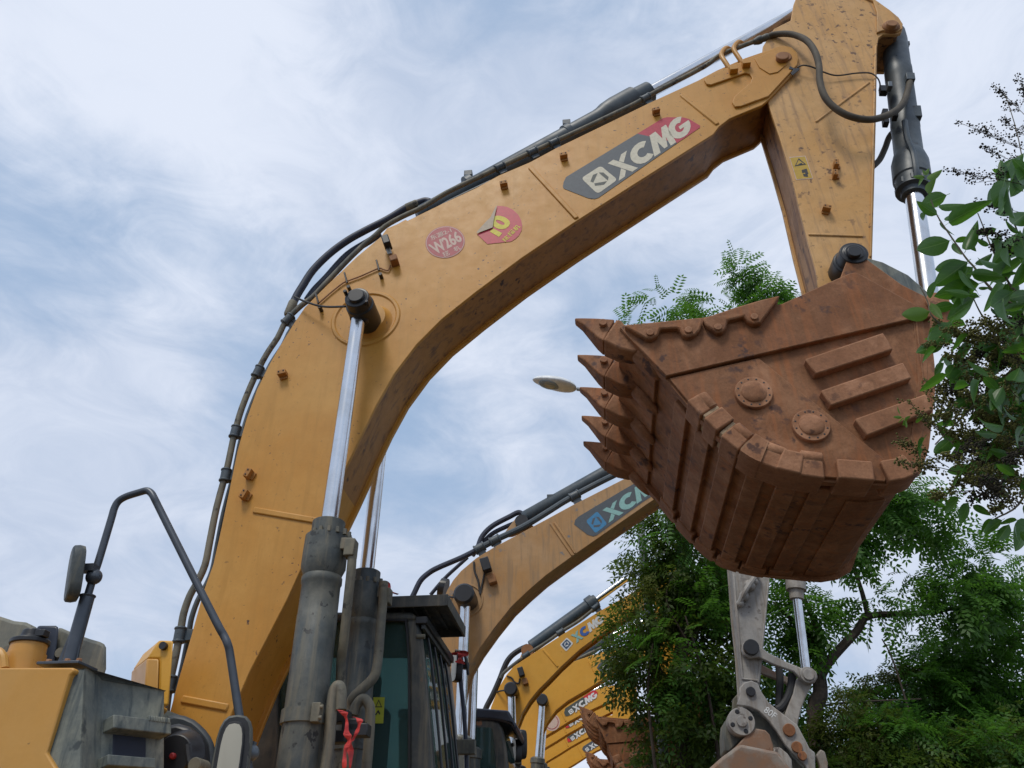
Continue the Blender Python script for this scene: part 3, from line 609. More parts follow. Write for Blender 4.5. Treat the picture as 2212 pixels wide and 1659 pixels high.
def bpart(name, pts, w0, w1, mat, bev=.006, both=False):
    ob = prism(name, pts, w0, w0, w1, mat, bucket, O, bev)
    if both:
        bm = bmesh.new(); k = 2 * WC; add_prism(bm, FZ(pts, w0, O), k - w1 - O.y, k - w0 - O.y); finish(name, bm, mat, bucket, bev)
    return ob
bpart('side_edge_plate', UP, WB0, WB0 + .04, 'rust_steel', .006, True)
bpart('side_wear_plate', [(1446, 817), (1639, 773), (1922, 1000), (1913, 1040), (1826, 1034), (1735, 1026), (1680, 1013), (1625, 992), (1590, 968), (1553, 937), (1510, 893), (1471, 848)], WB0 + .016, WB0 + .038, 'rust_steel', .005)
for q in (((1739, 775), (1908, 718), (1930, 754), (1762, 808)), ((1773, 843), (1951, 782), (1970, 816), (1795, 876)), ((1847, 904), (2000, 850), (2018, 884), (1873, 941))):
    bpart('wear_bar', q, WB0 - .02, WB0 + .04, 'rust_light', .008)
for i, (x, y) in enumerate(((1628, 848), (1752, 919))):
    bm = bmesh.new(); pr = Q(x, y, WB0) - O; r_ = MV(x, y, WB0, 40)
    def ycyl(r0, r1, y0, y1, mi=0, c=pr, n=36): add_lathe(bm, Vector((c.x, y1, c.z)), Vector((c.x, y0, c.z)), [(0, r0), (.75, r0), (1, r1)], n, mi)
    yb = WB0 + .02 - O.y
    ycyl(r_, r_ * .97, yb - .028, yb); 
    add_lathe(bm, Vector((pr.x, yb - .02, pr.z)), Vector((pr.x, yb - .046, pr.z)), [(0, r_ * .68), (.5, r_ * .66), (.8, r_ * .56), (1, r_ * .3)], 36)
    for k in range(12):
        an = k * math.pi / 6 + .2; c = pr + Vector((math.cos(an) * r_ * .83, 0, math.sin(an) * r_ * .83)); add_lathe(bm, Vector((c.x, yb - .026, c.z)), Vector((c.x, yb - .0295, c.z)), [(0, r_ * .06), (1, r_ * .055)], 10, 1)
    finish('wear_button', bm, ['rust_light', 'black_paint'], bucket, .003)
for pts, bolts in ((((350, 355), (720, 318), (722, 345), (712, 375), (690, 400), (655, 412), (628, 402), (614, 372), (600, 368), (522, 372), (512, 402), (480, 422), (450, 415)), ((475, 388), (657, 376))),
                   (((724, 322), (880, 270), (1000, 235), (1092, 213), (1000, 345), (965, 350), (935, 335), (920, 312), (842, 332), (838, 365), (820, 388), (790, 391), (735, 350)), ((797, 362), (970, 313)))):
    ob = bpart('side_cutter', cB(*pts), WB0 - .04, WB0 + .05, 'rust_steel', .01)
    bm = bmesh.new()
    for bx, by in cB(*bolts): lat_cyl(bm, bx, by, WB0 - .052, WB0 - .035, .022, O, 14)
    finish('bolt_heads', bm, 'rust_light', ob, .003)
bpart('side_bead', [(1977, 690), (1981, 690), (1997, 822), (1993, 822)], WB0 + .025, WB0 + .04, 'rust_steel', .002)
# wear strips across the floor
def along(pl, s):
    for i in range(len(pl) - 1):
        L_ = (pl[i + 1] - pl[i]).length
        if s <= L_: return pl[i].lerp(pl[i + 1], s / L_), (pl[i + 1] - pl[i]).normalized()
        s -= L_
    return pl[-1], (pl[-1] - pl[-2]).normalized()
def s_of(x, y):
    p = FZ([(x, y)], WB0, O)[0]; p = Vector(p); best = (1e9, 0); acc = 0
    for i in range(len(flo) - 1):
        a_, b2 = flo[i], flo[i + 1]; L_ = (b2 - a_).length; t = max(0, min(1, (p - a_).dot(b2 - a_) / L_ ** 2)); dd = (a_.lerp(b2, t) - p).length
        if dd < best[0]: best = (dd, acc + t * L_)
        acc += L_
    return best[1]
def floor_piece(name, s0, s1, w0, w1, proud, mat, bev=.006, base=-.01, k=4):
    top = []; bot = []
    for i in range(k + 1):
        p, t = along(flo, s0 + (s1 - s0) * i / k); nn = Vector((t.y, -t.x)) * SGN
        top.append(tuple(p + nn * proud)); bot.append(tuple(p + nn * base))
    bm = bmesh.new(); add_prism(bm, top + bot[::-1], w0 - O.y, w1 - O.y); return finish(name, bm, mat, bucket, bev)
floor_piece('lip_plate', 0, s_of(1413, 786), WB0 + .01, WB1 - .01, .022, 'rust_steel')
for (xa, ya), (xb, yb2), pr_ in (((1457, 834), (1484, 866), .03), ((1506, 890), (1536, 922), .032), ((1560, 944), (1594, 972), .032), ((1620, 990), (1660, 1008), .03), ((1690, 1018), (1735, 1028), .028), ((1768, 1032), (1815, 1036), .02)):
    s0, s1 = s_of(xa, ya), s_of(xb, yb2)
    floor_piece('wear_strip', s0, s1, WB0 + .16, WB1 - .03, pr_, 'rust_steel', .006)
    floor_piece('corner_shoe', s0 - .02, s1 + .03, WB1 - .16, WB1 + .01, pr_ + .008, 'rust_steel', .008)
floor_piece('wear_strip', s_of(1862, 1040), s_of(1960, 1034), WB0 + .3, WB1 - .05, .012, 'rust_steel')
# heel shrouds on the near corner
for i, (x, y, ln, tall) in enumerate(((1499, 883, .115, .07), (1534, 921, .10, .115), (1577, 957, .115, .085), (1617, 989, .105, .125), (1660, 1008, .115, .09), (1703, 1021, .115, .115), (1752, 1031, .12, .10), (1848, 1038, .17, .10), (1952, 1035, .15, .11))):
    s = s_of(x, y); pts2 = []; k = 4; up = []
    for j in range(k + 1):
        p, t = along(flo, s - ln / 2 + ln * j / k); nn = Vector((t.y, -t.x)) * SGN; pts2.append(p + nn * .045); up.append(p - nn * (tall * .95 - .03))
    bm = bmesh.new(); w_ = .055 if i % 2 else .045
    add_prism(bm, [tuple(p) for p in pts2] + [tuple(p) for p in up[::-1]], WB0 - w_ + .03 - O.y, WB0 + .17 - O.y)
    if i in (0, 2, 4, 6):                                             # the ridged ones carry a second lobe
        p, t = along(flo, s); nn = Vector((t.y, -t.x)) * SGN; td = tall * .95 - .022; c = Vector((p.x - nn.x * td, WB0 - O.y + .012, p.y - nn.y * td)); tv = Vector((t.x, 0, t.y))
        add_lathe(bm, c - tv * ln * .48, c + tv * ln * .48, [(0, .03), (.08, .036), (.92, .036), (1, .03)], 12)
    finish('heel_shroud', bm, 'rust_light', bucket, .010, seg=3)
for x, y in ((1517, 903), (1556, 940), (1597, 973), (1639, 999), (1682, 1015), (1727, 1027)):   # pale weld filling the joints
    p, t = along(flo, s_of(x, y)); nn = Vector((t.y, -t.x)) * SGN; tv = Vector((t.x, 0, t.y)); nv = Vector((nn.x, 0, nn.y)); bm = bmesh.new()
    add_box(bm, Vector((p.x, WB0 + .07 - O.y, p.y)) - nv * .02, .011, .078, .05, 0, (tv, Vector((0, 1, 0)), nv)); finish('weld_bead', bm, 'weld_pale', bucket, .004)
# teeth: five worn points on adapters
def tooth(w):
    org = Vector((0, 0, 0)); WT = 3.68
    tip = FZ([(1241, 691)], WT, O)[0]
    top = [(1241, 688), (1262, 690), (1290, 694), (1328, 701)]; botm = [(1304, 749), (1290, 738), (1274, 721), (1258, 704), (1243, 693.5)]
    def taper(bm, vs_, t0, t1, L_):
        for v in vs_:
            d_ = math.hypot(v.co.x - tip[0], v.co.z - tip[1]); k = min(1, d_ / L_); v.co.y = w - O.y + (v.co.y - (w - O.y)) * (t0 + (t1 - t0) * k)
    bm = bmesh.new(); P_ = FZ(top, WT, O) + FZ(botm, WT, O)
    vs_ = add_prism(bm, P_, w - .09 - O.y, w + .09 - O.y); taper(bm, vs_, .30, 1.0, .34)
    ob = finish('tooth', bm, 'rust_steel', bucket, .010, seg=3)
    bm = bmesh.new(); c = FZ([(1303, 712)], WT, O)[0]; y0 = w - .088 - O.y; add_lathe(bm, Vector((c[0], y0 + .02, c[1])), Vector((c[0], y0 - .008, c[1])), [(0, .024), (1, .024)], 14); finish('tooth_pin', bm, 'rust_light', ob, .003)
    bm = bmesh.new(); ad = [(1332, 703), (1342, 705), (1356, 722), (1390, 760), (1386, 768), (1366, 770), (1336, 764), (1303, 748), (1312, 733)]
    vs_ = add_prism(bm, FZ(ad, WT, O), w - .086 - O.y, w + .086 - O.y); taper(bm, vs_, 1.25, .62, .62); a2 = finish('tooth_adapter', bm, 'rust_steel', bucket, .018, seg=3)
    p, t = along(flo, s_of(1396, 766)); nn = Vector((t.y, -t.x)) * SGN; c = Vector((p.x + nn.x * .03, w - O.y, p.y + nn.y * .03)); tv = Vector((t.x, 0, t.y)); nv = Vector((nn.x, 0, nn.y))
    bm = bmesh.new(); bmesh.ops.create_uvsphere(bm, u_segments=20, v_segments=12, radius=1)
    M_ = Matrix((( tv.x * .17, 0, nv.x * .04, c.x - tv.x * .04), (0, .07, 0, c.y), (tv.z * .17, 0, nv.z * .04, c.z - tv.z * .04), (0, 0, 0, 1)))
    bmesh.ops.transform(bm, matrix=M_, verts=bm.verts[:]); finish('adapter_leg', bm, 'rust_steel', a2)
for k in range(5): tooth(3.70 + k * .378)
# bucket hinge brackets behind the near plate
bm = bmesh.new(); hp = FZ([(1800, 640), (1830, 560), (1860, 545), (1950, 610), (2030, 650), (2070, 668), (2080, 690), (2030, 720), (1900, 700)], 4.0, O)
add_prism(bm, hp, 4.02 - O.y, 4.07 - O.y); finish('hinge_bracket', bm, 'rust_steel', bucket, .006)
bm = bmesh.new(); add_prism(bm, hp, 4.79 - O.y, 4.84 - O.y); finish('hinge_bracket', bm, 'rust_steel', bucket, .006)

# the shell narrows towards its back, as such buckets do
xl = flo0[0].x; xh = flo0[9].x; ym = WC - O.y - .2; yf = WB1 - O.y
for ob in [bucket] + [c for c in bucket.children if c.name.split('.')[0] in ('wear_strip', 'corner_shoe', 'lip_plate', 'side_edge_plate')]:
    for v in ob.data.vertices:
        k = max(0.0, min(1.0, (v.co.x - xl) / (xh - xl)))
        if v.co.y > ym: v.co.y -= .19 * k * (v.co.y - ym) / (yf - ym)
# ---------------- boom cylinders
def boom_cylinder(dw):
    w = 4.02 + dw; o2 = O
    sh = Vector((0, dw, 0))
    def q(x, y, ww=4.02): return Q(x, y, ww) - O + sh
    pin = q(776, 676); g0 = q(711, 1128); g_ = q(703, 1232); end = q(628, 1790); ax_ = (end - g0)
    def fr(x, y): return (q(x, y) - g0).dot(ax_) / ax_.length_squared
    cyl = hyd('boom_cylinder', g0, end, [(0, .088), (.003, .094), (fr(714, 1160), .094), (fr(714, 1161), .122), (fr(706, 1200), .124), (fr(704, 1228), .124), (fr(701, 1246), .104), (fr(700, 1250), .112), (fr(699, 1262), .112), (fr(698, 1266), .106), (fr(690, 1330), .106), (fr(690, 1331), .108), (fr(655, 1535), .106), (fr(655, 1536), .118), (fr(650, 1566), .118), (fr(650, 1567), .107), (1, .107)], 'cylinder_grey', m1, (g0 + (g0 - pin).normalized() * .05, pin + (g0 - pin).normalized() * .06, .0495), 32)
    bm = bmesh.new(); un = (end - g0).normalized(); aa, bb = frame(un)
    for i in range(14):
        an = 2 * math.pi * i / 14; c = q(714, 1162) + (aa * math.cos(an) + bb * math.sin(an)) * .108; add_lathe(bm, c - un * .028, c + un * .005, [(0, .012), (1, .013)], 8)
    finish('gland_bolts', bm, 'cylinder_dusty', cyl)
    bm = bmesh.new(); c0 = Vector((pin.x, pin.y - .155, pin.z + .035)); c0 = Q(770, 641, 3.865) - O + sh; c1 = Vector((c0.x, c0.y + .30, c0.z))
    add_lathe(bm, c0, c1, [(0, .062), (.015, .068), (.02, .084), (.25, .088), (.27, .098), (.9, .100), (1, .09)], 32); add_lathe(bm, c0 - Vector((0, .02, 0)), c0 + Vector((0, .01, 0)), [(0, .054), (.3, .058), (1, .058)], 32)
    for dx, dz in ((-.082, .045), (.08, -.06)): add_lathe(bm, c0 + Vector((dx, .03, dz)), c0 + Vector((dx, -.02, dz)), [(0, .014), (1, .014)], 8)
    add_lathe(bm, Vector((c0.x, c0.y + .16, c0.z)), pin + (g0 - pin).normalized() * .075, [(0, .085), (.6, .08), (1, .06)], 20)
    finish('rod_eye', bm, 'black_paint', cyl, .004)
    bm = bmesh.new(); add_box(bm, q(745, 1178, 3.99), .05, .035, .035, 0); add_box(bm, q(758, 1186, 3.97), .03, .04, .05, 0); finish('port_block', bm, 'cylinder_dusty', cyl, .006)
    return cyl, q
cylA, qA = boom_cylinder(0); cylB, qB = boom_cylinder(.82)
c2f = lambda *p: [(.3488 * x + 540, .3488 * y + 1080) for x, y in p]
tube('oil_pipe', c2f((635, 300), (628, 420), (605, 640), (580, 880), (565, 1000), (560, 1180)), [3.97, 3.97, 4.0, 4.05, 4.1, 4.15], .026, 'cylinder_dusty', cylA, O, 12)
tube('oil_pipe', c2f((470, 1680), (490, 1500), (505, 1300), (520, 1190), (545, 1152), (565, 1185), (563, 1300)), 4.0, .029, 'cylinder_dusty', cylA, O, 12)
tube('oil_pipe', c2f((828, 510), (822, 640), (806, 820), (795, 960), (770, 1090), (690, 1175), (640, 1225), (618, 1290), (612, 1420), (600, 1660)), [4.76, 4.75, 4.73, 4.72, 4.70, 4.68, 4.68, 4.7, 4.7, 4.72], .03, 'cylinder_dusty', cylB, O, 12)
tube('oil_pipe', c2f((640, 1330), (660, 1270), (700, 1232), (738, 1270), (745, 1340), (735, 1500), (720, 1680)), 4.66, .030, 'cylinder_dusty', cylB, O, 12)
for x, y in ((559, 1345), (640, 1400), (680, 1430), (545, 1470)):
    bm = bmesh.new(); (vx, vy), = c2f((x, y)); add_box(bm, Q(vx, vy, 4.15) - O, .05, .04, .03, 0); finish('pipe_clamp', bm, 'black_paint', cylA, .005)
bm = bmesh.new(); (vx, vy), = c2f((415, 1320)); p = Q(vx, vy, 3.93) - O; add_box(bm, p, .022, .03, .045, 0)
for dz in (-.025, .025): add_lathe(bm, p + Vector((.0, -.02, dz)), p + Vector((.035, -.02, dz)), [(0, .011), (1, .011)], 8)
finish('clamp_lug', bm, 'cylinder_dusty', cylA, .004)

# ---------------- cab
WCB = 5.06
cab = prism('cab', [(520, 1321), (885, 1321), (898, 1327), (902, 1340), (520, 1340)], WCB, WCB, WCB + 1.0, 'cab_grey', m1, O, .02)
prism('front_pillar', [(876, 1338), (902, 1338), (908, 1368), (919, 1468), (934, 1640), (948, 1800), (884, 1800), (884, 1600), (884, 1468), (883, 1405)], WCB, WCB, WCB + .10, 'cab_grey', cab, O, .018)
bm = bmesh.new(); pts = FZ([(890, 1338), (902, 1338), (908, 1368), (919, 1468), (934, 1640), (948, 1800), (930, 1800), (915, 1640), (903, 1468), (896, 1390)], WCB, O); add_prism(bm, pts, WCB + .9 - O.y, WCB + 1.0 - O.y); finish('front_pillar', bm, 'cab_grey', cab, .015)
prism('rear_pillar', [(520, 1338), (600, 1338), (600, 1800), (520, 1800)], WCB, WCB, WCB + 1.0, 'cab_grey', cab, O, .01)
prism('lower_panel', [(520, 1760), (948, 1760), (990, 2200), (520, 2200)], WCB, WCB, WCB + 1.0, 'house_yellow_paint', cab, O, .01)
prism('side_window', [(598, 1338), (880, 1338), (886, 1405), (887, 1468), (887, 1770), (598, 1770)], WCB + .04, WCB + .04, WCB + .046, 'cab_glass', cab, O, 0)
bm = bmesh.new(); pts = FZ([(598, 1338), (880, 1338), (886, 1405), (887, 1468), (887, 1770), (598, 1770)], WCB, O); add_prism(bm, pts, WCB + .95 - O.y, WCB + .956 - O.y); finish('door_window', bm, 'cab_glass', cab)
prism('windscreen', [(898, 1342), (902, 1342), (908, 1375), (919, 1475), (934, 1640), (946, 1770), (942, 1770), (930, 1640), (915, 1475), (904, 1375)], WCB, WCB + .1, WCB + .9, 'cab_glass', cab, O, 0)
tube('window_seal', [(700, 1340), (866, 1340), (877, 1346), (882, 1405), (884, 1468), (884, 1700)], WCB + .004, .009, 'black_rubber', cab, O, 6)
for k in range(4):                                                    # upright guard bars before the windscreen
    bm = bmesh.new(); w_ = WCB + .2 + k * .22; s0 = [Q(x, y, WCB) - O for x, y in ((908, 1350), (914, 1375), (926, 1475), (940, 1640), (953, 1790))]
    add_tube(bm, [Vector((p.x, w_ - O.y, p.z)) for p in s0], .009, 6, 0, 2); finish('guard_bar', bm, 'black_paint', cab)
for vy in (1352,):
    bm = bmesh.new(); vx = {1352: 909, 1480: 927, 1600: 937}[vy]; p = Q(vx, vy, WCB) - O; add_box(bm, Vector((p.x + .015, WCB + .5 - O.y, p.z)), .012, .5, .02, 0); finish('guard_rail', bm, 'cab_grey', cab, .004)
bm = bmesh.new(); p0 = Q(765, 1288, WCB - .04) - O; p1 = Q(966, 1288, WCB - .04) - O; p2 = Q(967, 1309, WCB - .04) - O
zt, zb = (p0.z + p1.z) / 2, p2.z; y0 = WCB - .04 - O.y; y1 = y0 + .72
add_box(bm, Vector(((p0.x + p1.x) / 2, (y0 + y1) / 2, zt - .01)), (p1.x - p0.x) / 2, (y1 - y0) / 2, .01)
for yy in (y0, y1): add_box(bm, Vector(((p0.x + p1.x) / 2, yy, (zt + zb) / 2)), (p1.x - p0.x) / 2 + .004, .008, (zt - zb) / 2)
add_box(bm, Vector((p1.x, (y0 + y1) / 2, (zt + zb) / 2)), .008, (y1 - y0) / 2 + .012, (zt - zb) / 2)
for k in range(8): add_box(bm, Vector((p0.x + (p1.x - p0.x) * (k + .5) / 8, (y0 + y1) / 2, zt - .026)), .012, (y1 - y0) / 2 - .01, .008)
finish('roof_visor', bm, 'cab_grey', cab, .003)
bm = bmesh.new()
for vx in (780, 860): add_box(bm, Q(vx, 1315, WCB + .2) - O, .04, .06, .035, 0)
finish('visor_bracket', bm, 'cab_grey', cab, .005)
d = Decal(O, WCB + .036); q2 = c2f
d.poly(q2((765, 1222), (835, 1222), (826, 1384), (757, 1384)), 'label_lime', .002); d.poly(q2((798, 1235), (820, 1285), (775, 1285)), 'label_black', .003); d.poly(q2((798, 1247), (811, 1279), (784, 1279)), 'label_lime', .004)
d.poly(q2((775, 1330), (795, 1300), (808, 1322), (802, 1332), (793, 1316), (782, 1336)), 'label_black', .003); d.done('warning_sticker', cab)
bm = bmesh.new(); p = Q(790, 1640, WCB + .5) - O; add_box(bm, p, .10, .24, .35); add_box(bm, p + Vector((.25, 0, -.35)), .3, .25, .08); add_box(bm, p + Vector((-.02, 0, .45)), .06, .13, .12); finish('driver_seat', bm, 'black_rubber', cab, .05, seg=3)
bm = bmesh.new(); add_lathe(bm, Q(900, 1375, WCB) - O, Q(918, 1375, WCB) - O, [(0, .016), (1, .016)], 10); finish('door_stop', bm, 'cylinder_dusty', cab)
bm = bmesh.new(); pa, pb = Q(902, 1338, WCB) - O, Q(902, 1338, WCB) - O; add_box(bm, Vector((pa.x + .03, WCB + .5 - O.y, pa.z - .01)), .04, .52, .025); finish('wiper_rail', bm, 'black_paint', cab, .006)
# far front mirror and grab rail of the cab
c4 = lambda *p: [(.2514 * x + 810, .2514 * y + 1242) for x, y in p]
rail = tube('grab_rail', c4((600, 640), (625, 800), (650, 1000), (680, 1300), (705, 1680)), 6.15, .02, 'pale_grey_paint', cab, O, 8)
tube('grab_rail', c4((725, 700), (735, 900), (765, 1200), (780, 1450), (790, 1700)), 6.2, .017, 'hose_blue', cab, O, 8)
tube('mirror_arm', c4((690, 650), (750, 665), (775, 700), (790, 780), (800, 860)), 6.22, .012, 'black_paint', cab, O, 8)
def slab(name, x, y, w, hx, hz, th, mats, parent, o, yaw=0, tilt=0, n=20, p_=3.2, lean=0):
    bm = bmesh.new(); c = Q(x, y, w) - o; rings = []
    for yy, k in ((-th, .86), (-th * .8, .96), (0, 1), (th * .8, .93), (th, .7)):
        rg = []
        for i in range(n):
            t = 2 * math.pi * i / n; cx = abs(math.cos(t)) ** (2 / p_) * math.copysign(1, math.cos(t)); cz = abs(math.sin(t)) ** (2 / p_) * math.copysign(1, math.sin(t))
            rg.append(bm.verts.new((cx * hx * k, yy, cz * hz * (1 - (1 - k) * .5))))
        rings.append(rg)
    for q in range(4):
        for i in range(n): bm.faces.new((rings[q][i], rings[q][(i + 1) % n], rings[q + 1][(i + 1) % n], rings[q + 1][i]))
    f = bm.faces.new(rings[0]); f.material_index = 1 if isinstance(mats, (list, tuple)) else 0; bm.faces.new(rings[-1])
    M_ = Matrix.Translation(c) @ Matrix.Rotation(R(yaw), 4, 'Z') @ Matrix.Rotation(R(tilt), 4, 'Y') @ Matrix.Rotation(R(lean), 4, 'X'); bmesh.ops.transform(bm, matrix=M_, verts=bm.verts[:])
    return finish(name, bm, mats, parent)
slab('mirror', 988, 1441, 6.2, .07, .115, .03, ['black_paint', 'mirror_glass'], cab, O, -60)
slab('mirror', 1006, 1438, 6.25, .03, .03, .02, 'black_paint', cab, O, 0)
bm = bmesh.new(); (vx, vy), = c4((760, 1480)); add_box(bm, Q(vx, vy, 6.15) - O, .09, .03, .05); finish('rail_bracket', bm, 'cylinder_dusty', cab, .006)

# ---------------- right-hand bodywork: tank, tool box, hood pieces
c5 = lambda *p: [(.2513 * x, .2513 * y + 1242) for x, y in p]
tank = prism('fuel_tank', c5((-700, 800), (620, 795), (640, 802), (640, 830), (601, 860), (397, 1528), (480, 1659), (700, 1990), (760, 2600), (-700, 2600)), 2.93, 2.93, 3.7, 'house_yellow_paint', m1, O, .02)
bm = bmesh.new()
T = [QZ(x, y, 2.424) - O for x, y in c5((612, 838), (650, 800), (735, 800), (885, 868), (1415, 995))]
bx = c5((470, 1640), (612, 1800), (695, 1800), (862, 1800), (1412, 1800)); ws = [2.95, 2.955, 2.965, 3.1, 3.375]
T[0] = Q(*c5((600, 850))[0], 2.95) - O; T[0].z = T[1].z - .03
Bt = [Q(x, y, w) - O for (x, y), w in zip(bx, ws)]
mid = [Q(*c5((400, 1530))[0], 2.952) - O]
topv = [bm.verts.new(p) for p in T]; botv = [bm.verts.new(p) for p in Bt]
bk_t = [bm.verts.new(Vector((T[0].x, 3.9 - O.y, T[1].z))), bm.verts.new(Vector((T[4].x - .6, 3.9 - O.y, T[4].z)))]; bk_b = [bm.verts.new(Vector((Bt[0].x, 3.9 - O.y, Bt[1].z))), bm.verts.new(Vector((Bt[4].x - .6, 3.9 - O.y, Bt[4].z)))]
for i in range(1, 4): bm.faces.new((topv[i], topv[i + 1], botv[i + 1], botv[i]))
mv = bm.verts.new(mid[0]); bm.faces.new((topv[0], topv[1], botv[1], botv[0], mv))
bm.faces.new((topv[4], bk_t[1], bk_b[1], botv[4])); bm.faces.new((bk_t[0], topv[0], mv, botv[0], bk_b[0])); bm.faces.new((bk_t[1], bk_t[0], bk_b[0], bk_b[1]))
bm.faces.new(topv + [bk_t[1], bk_t[0]]); bm.faces.new(botv[::-1] + [bk_b[0], bk_b[1]])
toolbox = finish('tool_box', bm, 'box_grey', m1, .006, ang=4)
# step tread, and flat plate dark like a shaded recess, on the sloping front
def onface(u, v): # u across e3->e4, v down 0..1 along V 870..1659
    ta = Q(.2513 * (885 + (865 - 885) * v), .2513 * (868 + (1659 - 868) * v) + 1242, 3.1) - O; tb = Q(.2513 * 1415, .2513 * (995 + (1659 - 995) * v) + 1242, 3.375) - O
    return ta.lerp(tb, u)
du = (onface(1, .5) - onface(0, .5)).normalized(); dv = (onface(.5, 1) - onface(.5, 0)).normalized(); dn = du.cross(dv).normalized()
if dn.dot(Vector((0.6, -.8, 0))) < 0: dn = -dn
bm = bmesh.new(); c = onface(.47, .555); wd = (onface(1, .5) - onface(0, .5)).length
add_box(bm, c + dn * .03, wd * .46, .035, .026, 0, (du, dn, dv))
for k in range(9): 
    q_ = c + du * (wd * (.1 + .04 * k)) + dn * .06 - dv * .028; add_box(bm, q_, .006, .008, .012, 0, (du, dn, dv))
finish('step_tread', bm, 'box_grey', toolbox, .004)
bm = bmesh.new(); c = onface(.42, .72); add_box(bm, c, wd * .26, .004, .085, 0, (du, dn, dv)); add_box(bm, c - dv * .085 + dn * .012, wd * .27, .02, .008, 0, (du, dn, dv)); finish('recess_shade_plate', bm, 'navy_panel', toolbox, .003)
bm = bmesh.new(); c = onface(.3, .99); add_box(bm, c + dn * .03, wd * .36, .035, .02, 0, (du, dn, dv)); finish('step_tread', bm, 'box_grey', toolbox, .004)
bm = bmesh.new(); b0 = Q(50, 1440, 3.1) - O; b1 = Q(64, 1391, 3.1) - O
add_lathe(bm, b0 - (b1 - b0) * .3, b1, [(0, .078), (.62, .078), (.63, .072), (1, .070)], 28); neck = finish('filler_neck', bm, 'house_yellow_paint', tank)
bm = bmesh.new(); dd = (b1 - b0).normalized(); add_lathe(bm, b1 - dd * .005, b1 + dd * .058, [(0, .078), (.3, .078), (.32, .072), (.5, .045), (.95, .04), (1, .035)], 28)
add_box(bm, b1 + dd * .035 + Vector((.06, -.02, 0)), .022, .02, .014); finish('filler_cap', bm, 'black_paint', neck, .003)
hood = prism('engine_hood', c5((-600, 200), (0, 343), (130, 385), (235, 397), (320, 440), (332, 470), (332, 1200), (-600, 1200)), 3.3, 3.3, 4.0, 'hood_grey', m1, O, .02, shear=.9)
prism('hood_panel', c5((322, 430), (485, 430), (505, 445), (505, 520), (450, 900), (322, 900)), 3.36, 3.36, 3.7, 'navy_panel', m1, O, .012, shear=.9)
prism('rear_box', c5((505, 432), (640, 490), (780, 540), (870, 566), (905, 585), (922, 615), (922, 800), (890, 900), (860, 1100), (440, 1100)), 3.42, 3.42, 4.0, 'hood_grey', m1, O, .02, shear=.9)
bm = bmesh.new(); lat_cyl(bm, 15, 1408, 3.24, 3.3, .03, O, 14); finish('hood_latch', bm, 'cylinder_dusty', hood)
bm = bmesh.new(); lat_cyl(bm, 128, 1409, 3.36, 3.44, .022, O, 14); finish('hood_latch', bm, 'cylinder_dusty', hood)
tube('yellow_hoop', [(-40, 1500), (-30, 1420), (-8, 1408), (5, 1420), (8, 1445)], 2.98, .02, 'house_yellow_paint', tank, O, 10)
yb_ = prism('swing_cover', c5((1262, 716), (1370, 716), (1360, 1120), (1235, 1120)), 3.92, 3.92, 4.16, 'house_yellow_paint', m1, O, .01, shear=.9)
prism('swing_cover', c5((1262, 716), (1366, 556), (1490, 560), (1450, 1120), (1362, 1120), (1371, 716)), 3.92, 3.925, 4.16, 'bright_yellow_paint', m1, O, .01, shear=.9)
bm = bmesh.new(); lat_cyl(bm, *c5((1395, 605))[0], 3.9, 3.95, .02, O, 16); finish('cover_notch', bm, 'black_paint', yb_)  # no lamp: black disc put in for a dark notch in the cover
# boom foot drum
c6 = lambda *p: [(.2513 * x + 324, .2513 * y + 1242) for x, y in p]
dr = prism('boom_foot_cover', c6((130, 1240), (160, 1210), (210, 1190), (300, 1205), (380, 1240), (430, 1280), (480, 1330), (520, 1385), (545, 1440), (552, 1520), (552, 1900), (60, 1900), (60, 1300)), 3.62, 3.62, 4.1, 'drum_dark', m1, O, .02, shear=.4)
dr2 = prism('boom_foot_cover', c6((130, 1290), (230, 1270), (330, 1300), (410, 1370), (450, 1450), (465, 1540), (465, 1900), (60, 1900), (60, 1330)), 3.56, 3.56, 3.64, 'black_paint', m1, O, .02)
bm = bmesh.new(); lat_cyl(bm, *c6((190, 1550))[0], 3.5, 3.57, 0, O, 28, prof=[(0, .085), (.6, .10), (1, .12)]); finish('foot_hub', bm, 'black_paint', dr2, .005)
bm = bmesh.new(); lat_cyl(bm, *c6((184, 1553))[0], 3.48, 3.51, .013, O, 16); finish('red_plug', bm, 'red_cap', dr2, .005)
tube('foot_hose', c6((320, 1460), (330, 1560), (345, 1620), (380, 1640)), 3.5, .014, 'black_rubber', dr2, O, 8)
bm = bmesh.new(); lat_cyl(bm, *c6((380, 1630))[0], 3.45, 3.55, .03, O, 14); finish('foot_fitting', bm, 'cylinder_dusty', dr2, .004)
# hand rail with its two mirrors
c1_ = lambda *p: [(.4141 * x, .4141 * y + 972) for x, y in p]
HR = [(155, 1393), (190, 1285), (203, 1241), (213, 1212), (240, 1122), (247, 1098), (256, 1083), (272, 1073), (300, 1064), (317, 1060), (327, 1066), (334, 1078), (346, 1102), (400, 1210), (468, 1345), (483, 1372), (492, 1392), (498, 1420), (518, 1552), (530, 1610), (545, 1720)]
hr = tube('hand_rail', HR, [3.03] * 12 + [3.04, 3.06, 3.08, 3.09, 3.09, 3.1, 3.12, 3.12, 3.12], .0165, 'rail_grey', m1, O, 14, 4)
bm = bmesh.new(); add_lathe(bm, Q(147, 1440, 3.03) - O, Q(190, 1286, 3.03) - O, [(0, .029), (.97, .029), (.98, .033), (1, .033)], 18)
pts = FZ([(122, 1438), (150, 1372), (160, 1372), (178, 1372), (166, 1438)], 3.03, O); add_prism(bm, pts, 3.024 - O.y, 3.036 - O.y); c = Q(146, 1440, 3.03) - O; add_box(bm, c, .09, .07, .006)
